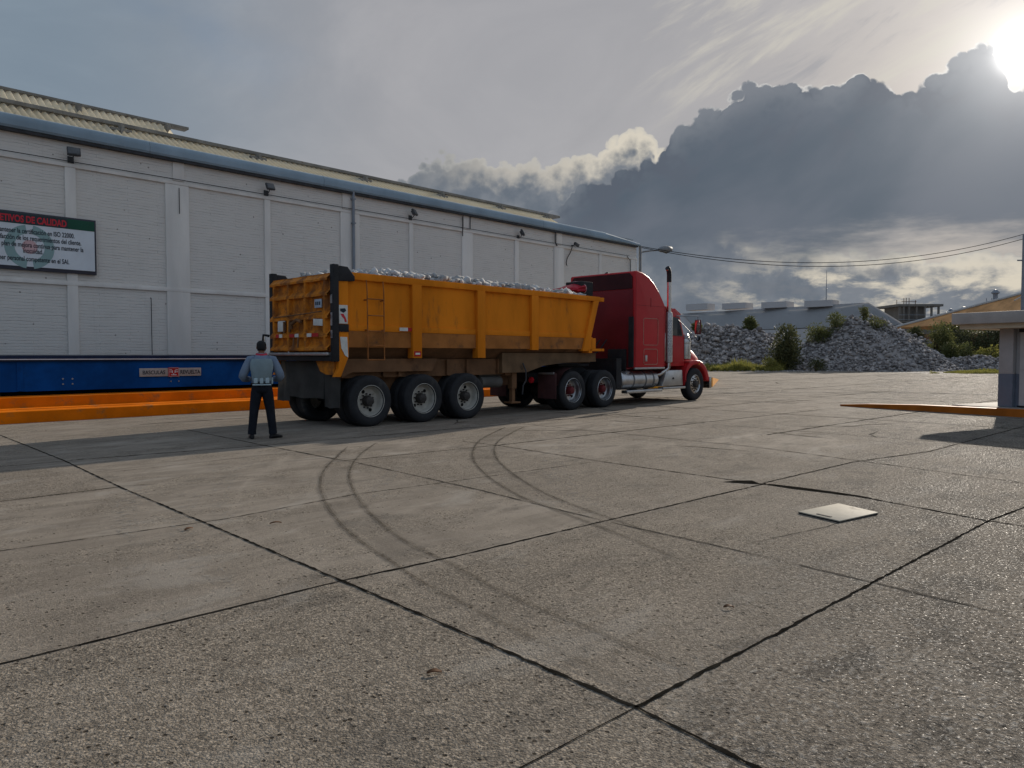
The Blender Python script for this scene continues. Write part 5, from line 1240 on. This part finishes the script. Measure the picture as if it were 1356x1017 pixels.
for A_, B_ in zip(RR, RR[1:]):
    for k in range(20): b.bm.faces.new((A_[k], A_[(k + 1) % 20], B_[(k + 1) % 20], B_[k]))
b.bm.faces.new(RR[0]); b.bm.faces.new(RR[-1]); b.build('hair', m_hair, pe, ang=80)

# ------------------------------------------------------------------ booth and kerb on the right
m_booth = surf('booth_wall', (0.42, 0.40, 0.39), 0.7, 0.1, 2, dirt=((0.27, 0.25, 0.23), 0.2, 3), bmp=0.2, bscale=24)
m_boothlow = surf('booth_lower_paint', (0.165, 0.185, 0.225), 0.65, 0.1, 2, dirt=((0.2, 0.19, 0.18), 0.2, 3), bmp=0.15)
m_slab = surf('canopy_slab', (0.43, 0.385, 0.35), 0.7, 0.12, 2, dirt=((0.2, 0.2, 0.2), 0.25, 2.5), bmp=0.15)
m_cream = surf('cream_soffit', (0.62, 0.52, 0.38), 0.7, 0.1, 2)
m_doorp = surf('booth_door', (0.50, 0.48, 0.46), 0.55, 0.08, 2)
cn = Vector((21.55, 4.93)); fdir = Vector((-.30, -.954)).normalized(); bdir = Vector((-fdir.y, fdir.x)).normalized()
brz = math.atan2(fdir.y, fdir.x)      # local x along the front edge, local y away from the camera
bo = thing('guard_booth', 'small grey guard booth with a thin flat canopy at the right edge of the yard', 'booth', (*cn, 0), brz)
b = MB(); b.box(0, 4.6, 0, 3.2, 2.22, 2.50, .012); b.build('canopy', m_slab, bo)
b = MB(); b.box(.12, 4.5, .16, 3.1, 2.10, 2.219); b.build('soffit', m_cream, bo, smooth=False)
b = MB(); b.box(.78, 1.12, .72, 1.05, .16, .98, .008); b.build('pillar_base', m_boothlow, bo)
b = MB(); b.box(.785, 1.115, .725, 1.045, .981, 2.10, .008); b.build('pillar', m_booth, bo)
b = MB(); b.box(1.12, 4.4, .86, 3.0, .16, .98); b.build('wall_base', m_boothlow, bo, smooth=False)
b = MB(); b.box(1.12, 4.4, .865, 3.0, .981, 2.10); b.build('wall', m_booth, bo, smooth=False)
b = MB(); b.box(1.22, 2.1, .82, .862, .20, 2.06, .006)
for x in (1.38, 1.54, 1.70, 1.86): b.box(x - .012, x + .012, .805, .82, .22, 2.04)
b.box(1.24, 2.08, .80, .82, 1.10, 1.14); dr2 = b.build('door', m_doorp, bo, smooth=False)
b = MB(); b.box(1.20, 2.12, .79, .858, .165, .20); b.build('threshold', m_blk, dr2, smooth=False)
b = MB(); b.box(-.2, 4.8, .45, 3.4, 0.0, .155, .01); b.build('apron', surf('apron_concrete', (0.30, 0.28, 0.25), 0.8, 0.15, 2, bmp=.3), bo)
b = MB(); b.box(1.32, 1.44, .55, .72, 2.0, 2.09, .01); b.build('soffit_lamp', m_blk, bo)
pz = at(1353, 470, 33); pl = thing('steel_pole', 'thin grey steel pole rising behind the guard booth canopy', 'pole', (pz.x, pz.y, 0))
b = MB(); b.tube([(0, 0, 0), (0, 0, at(1353, 311, 33).z)], .085, 10); b.build('post', m_pipe, pl)
b = MB(); b.tube([(0, 0, 5.6), (-.2, .22, 5.6)], .03, 6); b.build('bracket', m_pipe, pl)
kb = MB()
k0 = Vector((21.85, 7.75)); k1 = Vector((20.72, 3.30)); kd = (k1 - k0).normalized(); kn_ = Vector((-kd.y, kd.x)) * 1
if kn_.x < 0: kn_ = -kn_
prof_k = [(0, .045), (.8, .10), (2.2, .155), (4.6, .18), (9, .18)]
vf, vb_, vf0, vb0 = [], [], [], []
for d_, h_ in prof_k:
    q = k0 + kd * d_; q2 = q + kn_ * .30
    vf.append(kb.bm.verts.new((*q, h_))); vf0.append(kb.bm.verts.new((*q, 0))); vb_.append(kb.bm.verts.new((*q2, h_ * .98))); vb0.append(kb.bm.verts.new((*q2, 0)))
for i in range(4):
    for a_, c_ in ((vf0, vf), (vf, vb_), (vb_, vb0)): kb.bm.faces.new((a_[i], a_[i + 1], c_[i + 1], c_[i]))
kb.bm.faces.new((vf0[0], vf[0], vb_[0], vb0[0]))
ko = kb.build('kerb', surf('kerb_orange', (0.42, 0.115, 0.010), 0.65, 0.2, 1.5, dirt=((0.20, 0.10, 0.05), 0.35, 2.5), bmp=.2), smooth=False)
tag(ko, 'low orange painted kerb tapering to a point in front of the guard booth', 'kerb')

# ------------------------------------------------------------------ distance: heaps, trees, sheds
m_heap = mat_rock('heap_rubble', (0.15, 0.135, 0.13), (0.58, 0.53, 0.505))
m_heapfine = mat_rock('heap_fines', (0.30, 0.285, 0.275), (0.45, 0.43, 0.42))
def heap(name, label, cones, nrock, krange, fines=None, base=None):
    """cones: (px, depth, height, radius x, radius y)"""
    C_ = [(at(px, 480, d).xy, h, rx) for px, d, h, rx in cones]
    xs_ = [c[0].x - c[2] for c in C_] + [c[0].x + c[2] for c in C_]; ys_ = [c[0].y - c[2] for c in C_] + [c[0].y + c[2] for c in C_]
    ox, oy = sum(xs_) / len(xs_), sum(ys_) / len(ys_)
    def H(x, y):
        z = 0; s_ = 0
        for c, h, r in C_:
            d = math.hypot(x - c.x, y - c.y) / r
            q = h * max(0, 1 - d) ** .92 + (0.12 * h * max(0, 1 - d * .8) if d > .1 else 0.1 * h)
            s_ += math.exp(3.2 * q)
        z = math.log(s_ / len(C_) * 1.0 + 1e-9) / 3.2 if s_ > 0 else 0
        z += .28 * mnoise.noise((x * .45, y * .45, 1)) * min(1, z) + .14 * mnoise.noise((x * 1.3, y * 1.3, 2)) * min(1, z)
        return z
    nx = 70; x0, x1, y0, y1 = min(xs_) - .5, max(xs_) + .5, min(ys_) - .5, max(ys_) + .5
    gv = []; 
    for i in range(nx + 1):
        for j in range(nx + 1):
            x = x0 + (x1 - x0) * i / nx; y = y0 + (y1 - y0) * j / nx; gv.append((x - ox, y - oy, H(x, y) - .12))
    gf = []
    for i in range(nx):
        for j in range(nx):
            q = i * (nx + 1) + j; gf += [(q, q + nx + 1, q + nx + 2), (q, q + nx + 2, q + 1)]
    P, Z = [], []
    while len(P) < nrock:
        x = RNG.uniform(x0, x1); y = RNG.uniform(y0, y1); z = H(x, y)
        if z < .10 and RNG.random() > .25: continue
        if z < .02: continue
        k = RNG.uniform(*krange) * (1.7 if RNG.random() < .06 else 1)
        if fines:
            fx, fy = at(fines[0], 480, fines[1]).xy; dx = (Vector((x, y)) - Vector((fx, fy))).dot(RT.xy)
            if abs(dx + (z - 4) * .25) < fines[2] and RNG.random() < .78: k *= .38
        P.append((x - ox, y - oy, z + RNG.uniform(-.25, .45) * k * 2)); Z.append(k)
    v, f = rocks(np.array(P), np.array(Z), .8)
    me_v = np.vstack([np.array(gv, np.float32), v]); me_f = np.vstack([np.array(gf, np.int32), f + len(gv)])
    o = tri_mesh(name, me_v, me_f, m_heap); o.location = (ox, oy, 0)
    tag(o, label, 'rubble heap'); return o, H
hp1, H1 = heap('rubble_heap', 'tallest pale rubble heap with a weedy peak in the middle distance', [(1128, 73, 5.3, 7.6), (1160, 74, 5.2, 7.4), (1090, 73, 3.6, 5.6), (1190, 77, 3.7, 6.0), (1075, 71, 2.4, 4.5), (1215, 75, 2.4, 5.0), (1060, 70.5, 1.4, 3.4)], 8500, (.07, .25), (1150, 73, 1.1))
hp2, H2 = heap('rubble_heap', 'broad heap of coarse grey rubble right behind the red truck', [(915, 77, 3.9, 6), (945, 79, 4.7, 6.5), (970, 79, 4.7, 6.2), (1000, 78, 4.2, 6), (1020, 80, 3.8, 5.0), (880, 78, 3.6, 6)], 7500, (.09, .32))
hp3, H3 = heap('rubble_heap', 'low rubble bank running from the tall heap toward the guard booth', [(1225, 74, 1.7, 4.0), (1262, 73, 1.5, 4), (1295, 72, 1.5, 4), (1330, 72, 1.6, 4.2), (1365, 71, 1.9, 4.4)], 2600, (.10, .24))
hp4, H4 = heap('rubble_heap', 'rubble heap half hidden behind the tall weedy heap and the bushes', [(1195, 88, 4.4, 6.0), (1225, 88, 3.2, 5.5), (1250, 88, 2.4, 5), (1355, 84, 4.0, 6.0), (1390, 84, 4.2, 6)], 2200, (.14, .32))
def mat_leaf(name, c0, c1):
    m = new_mat(name); r = V(node('ShaderNodeNewGeometry').outputs['Random Per Island'])
    finish(mix(r, c0, c1), 0.6, 0, None, transl=0.35, spec=0.3); return m
m_leafd = mat_leaf('leaf_dark', (0.050, 0.058, 0.024), (0.125, 0.125, 0.055))
m_leafm = mat_leaf('leaf_mid', (0.070, 0.085, 0.026), (0.165, 0.165, 0.060))
m_leafy = mat_leaf('leaf_yellow', (0.15, 0.155, 0.035), (0.34, 0.31, 0.08))
m_bark = surf('bark', (0.09, 0.065, 0.045), 0.9, 0.3, 6, bmp=.4)
def leaf_quads(P, D, ln, wd):
    n = len(P); t = RNG.normal(size=(n, 3)); D = D + t * .5; D /= np.linalg.norm(D, axis=1, keepdims=True)
    s_ = np.cross(D, RNG.normal(size=(n, 3))); s_ /= np.linalg.norm(s_, axis=1, keepdims=True)
    l = (ln * RNG.uniform(.6, 1.3, n))[:, None]; w_ = (wd * RNG.uniform(.6, 1.3, n))[:, None]
    return np.stack([P - s_ * w_ * .15, P + D * l * .5 - s_ * w_ * .5, P + D * l, P + D * l * .5 + s_ * w_ * .5], 1).reshape(-1, 3)
def tree(name, label, cat, base, wid, hgt, n, mat, leaf=.26, group=None, lobes=9, trunk=True, low=.1, squash=.5):
    t = thing(name, label, cat, base, 0, group)
    L = []
    tk_ = MB(); tk_.tube([(0, 0, -.2), (.03, .02, hgt * .25), (-.04, .05, hgt * .5), (.02, 0, hgt * .8)], [wid * .045, wid * .035, wid * .022, wid * .008], 7)
    for i in range(lobes):
        a = RNG.uniform(0, 2 * PI); rr = wid * .5 * RNG.uniform(.1, .75); zc = hgt * RNG.uniform(low + .15, .88); env = math.sqrt(max(.05, 1 - ((zc / hgt - .5) / .62) ** 2))
        c = np.array([rr * math.cos(a) * env, rr * math.sin(a) * env, zc]); r = wid * RNG.uniform(.16, .28)
        tk_.tube([(0, 0, zc * .35), tuple(c * np.array([.5, .5, .75])), tuple(c)], [wid * .02, wid * .012, wid * .004], 5)
        k = n // lobes; d = RNG.normal(size=(k, 3)); d /= np.linalg.norm(d, axis=1, keepdims=True)
        q = RNG.uniform(.35, 1.12, k)[:, None] ** .7
        wob = 1 + .35 * np.sin(d[:, :1] * 5 + i) * np.cos(d[:, 1:2] * 6 + i * 2)
        P = c + d * q * r * wob * np.array([1, 1, .85 + squash * .2]); keep = P[:, 2] > 0.05; L.append(leaf_quads(P[keep], d[keep] + np.array([0, 0, .25]), leaf, leaf * .55))
    raw_mesh('crown', np.vstack(L), 4, mat, t)
    tk_.build('trunk', m_bark, t); return t
def b_at(px, py, d, H=None):
    p = at(px, py, d); z = max(0, H(p.x, p.y) - .15) if H else 0
    return (p.x, p.y, z)
tree('bush', 'large dark round bush between the two big rubble heaps', 'bush', b_at(1042, 480, 68.2), 3.7, 4.0, 5200, m_leafd, .24, 'bushes and trees around the rubble', 16, low=0)
tree('small_tree', 'small round tree standing on the crest of the heap behind the truck', 'tree', b_at(995, 436, 79.0, H2), 2.3, 2.0, 2600, m_leafm, .22, 'bushes and trees around the rubble', 9, low=0)
tree('small_tree', 'tiny tree just to the right of the truck mirror', 'tree', b_at(925, 440, 77.5, H2), 1.5, 1.6, 1300, m_leafm, .2, 'bushes and trees around the rubble', 6, low=0)
tree('shrub', 'short dense green shrub on the left shoulder of the tall heap', 'shrub', b_at(1086, 448, 71.6, H1), 3.4, 1.3, 2200, m_leafm, .18, 'bushes and trees around the rubble', 9, low=-.05)
tree('shrub', 'small green shrub high on the left slope of the tall heap', 'shrub', b_at(1108, 432, 72.0, H1), 2.2, 1.6, 1300, m_leafm, .17, 'bushes and trees around the rubble', 7, low=-.05)
tree('sapling', 'thin sapling growing on the very top of the tall rubble heap', 'sapling', b_at(1144, 420, 73.2, H1), 1.3, 2.0, 900, m_leafm, .16, 'bushes and trees around the rubble', 6, low=.1)
tree('shrub', 'small shrub just right of the sapling on the tall heap', 'shrub', b_at(1160, 430, 72.0, H1), 2.2, 1.1, 1000, m_leafm, .16, 'bushes and trees around the rubble', 6, low=-.05)
tree('shrub', 'low dark scrub at the foot of the tall heap', 'shrub', b_at(1080, 488, 66.0, H1), 1.9, .9, 900, m_leafd, .15, 'bushes and trees around the rubble', 7, low=-.05)
tree('bush', 'round green tree right of the tall heap, in front of the brown roof', 'tree', b_at(1238, 470, 79), 4.2, 4.5, 4800, m_leafm, .24, 'bushes and trees around the rubble', 13, low=.05)
tree('bush', 'dark tree overlapping the low end of the brown shed roof', 'tree', b_at(1213, 460, 90), 3.2, 4.9, 2400, m_leafd, .25, 'bushes and trees around the rubble', 10, low=.3)
tree('bush', 'tall dark tree crown directly under the brown roof', 'tree', b_at(1262, 460, 86), 4.4, 5.0, 4200, m_leafd, .26, 'bushes and trees around the rubble', 13, low=.1)
tree('bush', 'dark bush between the round tree and the guard booth', 'bush', b_at(1293, 470, 82), 5.0, 4.5, 3800, m_leafd, .25, 'bushes and trees around the rubble', 13, low=.05)
tree('bush', 'dark bush closest to the guard booth pillar', 'bush', b_at(1325, 470, 82), 4.8, 4.7, 3200, m_leafd, .25, 'bushes and trees around the rubble', 12, low=.05)
tree('shrub', 'pale green weedy shrub at the right foot of the round tree', 'shrub', b_at(1262, 488, 75, H3), 3.0, 2.2, 2000, m_leafm, .2, 'bushes and trees around the rubble', 10, low=-.05)
tree('shrub', 'yellow green weeds beside the guard booth rubble', 'shrub', b_at(1304, 488, 74, H3), 2.6, 1.7, 1500, m_leafy, .2, 'bushes and trees around the rubble', 9, low=-.05)
tree('shrub', 'olive shrub in the dip between round tree and booth', 'shrub', b_at(1283, 486, 76, H3), 2.8, 2.6, 1800, m_leafm, .2, 'bushes and trees around the rubble', 9, low=-.05)
def grass(name, label, px0, px1, d0, d1, n, mat, hg=.3):
    P = []; HH = []
    for i in range(n):
        p = at(RNG.uniform(px0, px1), 480, RNG.uniform(d0, d1)); k = mnoise.noise((p.x * .5, p.y * .5, 7))
        if k < -.05: continue
        P.append((p.x, p.y, 0)); HH.append(hg * (.35 + 1.1 * max(0, k + .05) * 1.6))
    P = np.array(P); D = np.tile([0, 0, 1.0], (len(P), 1)); raw = leaf_quads(P, D, np.array(HH), .07)
    tag(raw_mesh(name, raw, 4, mat), label, 'grass', kind='stuff')
grass('grass', 'yellow green weeds along the foot of the heaps behind the truck', 925, 1036, 66.0, 69.5, 12000, m_leafy, .85)
grass('grass', 'thin strip of sunlit grass at the yard edge beside the booth', 1232, 1345, 57.5, 66, 12000, m_leafy, .2)
tree('shrub', 'pale yellow weed clump where grass strip meets the tall heap', 'shrub', b_at(1024, 486, 67), 2.0, 1.0, 900, m_leafy, .18, 'bushes and trees around the rubble', 7, low=-.05)
# rubble strewn along the yard edge
P, Z = [], []
for i in range(1500):
    px = RNG.uniform(930, 1345); d = RNG.normal(67.2, .9); p = at(px, 480, d); P.append((p.x, p.y, .02)); Z.append(RNG.uniform(.04, .13))
v, f = rocks(np.array(P), np.array(Z)); tag(tri_mesh('gravel', v, f, m_heapfine), 'loose rubble strewn along the far edge of the yard', 'gravel', kind='stuff')

# far sheds
m_shedw = surf('far_wall', (0.50, 0.475, 0.465), 0.7, 0.05, .1, bmp=0)
m_shedr = surf('far_roof', (0.52, 0.51, 0.505), 0.6, 0.06, .1, bmp=0)
fw_ = thing('factory_shed', 'long grey factory shed with a low gable and four flat ridge vents on the horizon', 'shed', at(1150, 470, 112).xy.to_3d())
FO = tuple(at(1150, 470, 112).xy) + (0,)
eL, pk, eR = at(1112, 406, 116), at(1150, 401.5, 112), at(1198, 431, 104)
Lv = at(880, 407, 146) - at(1112, 406, 116); Lv.z = 0
gab = [Vector((eL.x, eL.y, 0)), eL, pk, eR, Vector((eR.x, eR.y, 0))]
b = MB(); A_ = [b.bm.verts.new(p) for p in gab]; B_ = [b.bm.verts.new(p + Lv) for p in gab]
b.bm.faces.new(A_[::-1]); b.bm.faces.new(B_); b.bm.faces.new((A_[0], A_[1], B_[1], B_[0])); b.bm.faces.new((A_[3], A_[4], B_[4], B_[3])); b.build('wall', m_shedw, fw_, FO, smooth=False)
b = MB(); up_ = Vector((0, 0, .12))
for p, q in ((1, 2), (2, 3)):
    b.face([gab[p] + up_, gab[q] + up_, gab[q] + up_ + Lv, gab[p] + up_ + Lv])
bmesh.ops.solidify(b.bm, geom=b.bm.faces[:], thickness=.25); b.build('roof', m_shedr, fw_, FO, smooth=False)
for px0, px1, y0, y1, d in ((1065, 1101, 398.6, 404.5, 119), (1008, 1041, 400.5, 406, 126), (956, 987, 402, 407.5, 133), (908, 936, 403, 409, 140)):
    p0, p1 = at(px0, y1, d), at(px1, y1, d - 3); dv = (p1 - p0); dv.z = 0; nrm = Vector((-dv.y, dv.x, 0)).normalized() * 3; hh = at(px0, y0, d).z - p0.z
    b = MB(); q = [p0, p0 + dv, p0 + dv + nrm, p0 + nrm]
    lo = [b.bm.verts.new((p.x, p.y, p0.z - .3)) for p in q]; hi = [b.bm.verts.new((p.x, p.y, p0.z + hh)) for p in q]
    b.bm.faces.new(lo[::-1]); b.bm.faces.new(hi)
    for i in range(4): b.bm.faces.new((lo[i], lo[(i + 1) % 4], hi[(i + 1) % 4], hi[i]))
    b.build('ridge_vent', m_shedw, fw_, FO, smooth=False)
mp = at(1094, 402, 130); ms = thing('antenna_mast', 'thin antenna mast rising behind the factory shed', 'mast', (mp.x, mp.y, 0))
b = MB(); b.tube([(0, 0, 0), (0, 0, at(1094, 400, 130).z), (0, 0, at(1093, 358, 130).z)], [.12, .10, .03], 6); b.build('pole', m_pipe, ms)
b = MB()
for z in (11.0, 13.0): b.tube([(-.3, 0, z), (.3, 0, z)], .03, 5)
b.build('antenna_bar', m_pipe, ms)

# unfinished concrete frame
m_frameC = surf('raw_concrete', (0.15, 0.143, 0.13), 0.85, 0.15, .8, bmp=.2)
c0 = at(1190, 430, 128); cf = thing('concrete_frame', 'unfinished concrete building with open columns, flat slab and rebar on top', 'building', (c0.x, c0.y, 0), math.atan2(RT.y, RT.x))
ztop_, zmid = at(1190, 403, 128).z, at(1190, 424, 128).z
def slab(x0, x1, y0, y1, z0, z1, nm):
    q = MB(); q.box(x0, x1, y0, y1, z0, z1); q.build(nm, m_frameC, cf, smooth=False)
slab(-.2, 7.6, 0, 8, ztop_ - .35, ztop_ + .05, 'roof_slab'); slab(0, 7.4, .2, 8, zmid - .35, zmid - .1, 'floor_slab'); slab(1.0, 4.8, .9, 7, zmid - .1, ztop_ - .35, 'infill_wall'); slab(.2, 7.2, 1, 7.5, 0, zmid - .35, 'lower_wall')
for x in (.1, .8, 1.7, 3.0, 4.4, 5.6, 6.8):
    slab(x, x + .28, .15, .43, 0 if x in (.1, 6.8) else zmid - .1, ztop_ - .35, 'column')
b = MB()
for x in (1.6, 2.0, 2.5, 3.6): b.tube([(x, 1.5, ztop_), (x, 1.5, ztop_ + (1.2 if x < 3 else .8))], .06, 5)
b.tube([(1.2, 1.5, ztop_ + .55), (3.8, 1.5, ztop_ + .55)], .05, 5); b.tube([(1.4, 3.5, ztop_), (1.4, 3.5, ztop_ + 1.0)], .05, 5); b.build('rebar', m_rustw, cf)
b = MB(); b.tube([(-.1, -.1, zmid + .1), (7.4, -.1, zmid + .1)], .04, 5); b.tube([(-.1, -.1, zmid + .9), (7.4, -.1, zmid + .9)], .04, 5); b.build('rail', m_pipe, cf)

# brown roofed shed with open side and roof cowls
m_brown = surf('brown_roof', (0.56, 0.285, 0.115), 0.75, 0.25, .6, dirt=((0.30, 0.15, 0.07), .35, .8), bmp=.1, streak=True)
m_pale = surf('pale_edge', (0.46, 0.45, 0.43), 0.7, 0.1, 1)
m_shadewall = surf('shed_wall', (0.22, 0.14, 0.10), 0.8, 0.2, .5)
s0 = at(1186, 434, 98); s1 = at(1420, 372, 86); s2 = at(1420, 424, 86); s3 = at(1290, 431, 95)
sh = thing('open_shed', 'shed with a broad brown sloping roof and round metal cowls behind the booth', 'shed', (s0.x, s0.y, 0))
SHO = (s0.x, s0.y, 0)
b = MB(); b.face([s0, s1, at(1420, 440, 78), at(1240, 431, 92)]); bmesh.ops.recalc_face_normals(b.bm, faces=b.bm.faces); bmesh.ops.solidify(b.bm, geom=b.bm.faces[:], thickness=.15); b.build('roof', m_brown, sh, SHO, smooth=False)
b = MB(); n = 10
for i in range(n):
    pass
b.tube([s0 + Vector((0, 0, .1)), s0.lerp(s1, .5) + Vector((0, 0, .12)), s1 + Vector((0, 0, .1))], .16, 6); b.build('ridge_trim', m_pale, sh, SHO)
b = MB()
q0, q1 = at(1200, 440, 99), at(1420, 440, 90)
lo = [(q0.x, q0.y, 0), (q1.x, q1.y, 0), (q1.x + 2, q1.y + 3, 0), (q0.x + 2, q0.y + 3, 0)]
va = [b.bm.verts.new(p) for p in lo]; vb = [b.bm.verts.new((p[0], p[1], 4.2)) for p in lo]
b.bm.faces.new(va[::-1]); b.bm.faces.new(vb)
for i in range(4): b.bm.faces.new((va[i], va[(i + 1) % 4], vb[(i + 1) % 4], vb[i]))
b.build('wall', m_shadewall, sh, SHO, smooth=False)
for px, ytop, ybot, d, r in ((1318, 383, 401, 96, .36), (1276, 406, 416, 97, .40), (1259, 408.5, 418, 98, .22), (1253, 413, 419, 98.5, .25)):
    pb, pt = at(px, ybot, d), at(px, ytop, d); hh = pt.z - pb.z
    b = MB(); b.lathe([(r * .75, -1.0), (r * .75, hh * .62), (r * .9, hh * .63), (r * .9, hh * .66), (r * 1.35, hh * .70), (r * 1.3, hh * .78), (r * .6, hh * .94), (0, hh)], pb, (0, 0, 1), 14); b.build('roof_cowl', m_pipe, sh, SHO)
b = MB(); pq = at(1306, 404, 96)
for dx in (0, .5): b.tube([pq + Vector((dx, -dx, -1)), pq + Vector((dx, -dx, .9))], .04, 5)
b.tube([pq + Vector((0, 0, .5)), pq + Vector((.5, -.5, .5))], .04, 5); b.build('ladder_frame', m_pipe, sh, SHO)
b = MB(); b.tube([at(1343, 398, 84), at(1356, 391, 84)], .06, 5); b.build('cable_run', m_pale, sh, SHO)

S.cycles.use_adaptive_sampling = True; S.cycles.adaptive_threshold = 0.015
S.cycles.use_denoising = True
S.cycles.max_bounces = 6; S.cycles.diffuse_bounces = 3; S.cycles.glossy_bounces = 3; S.cycles.transmission_bounces = 2; S.cycles.transparent_max_bounces = 8
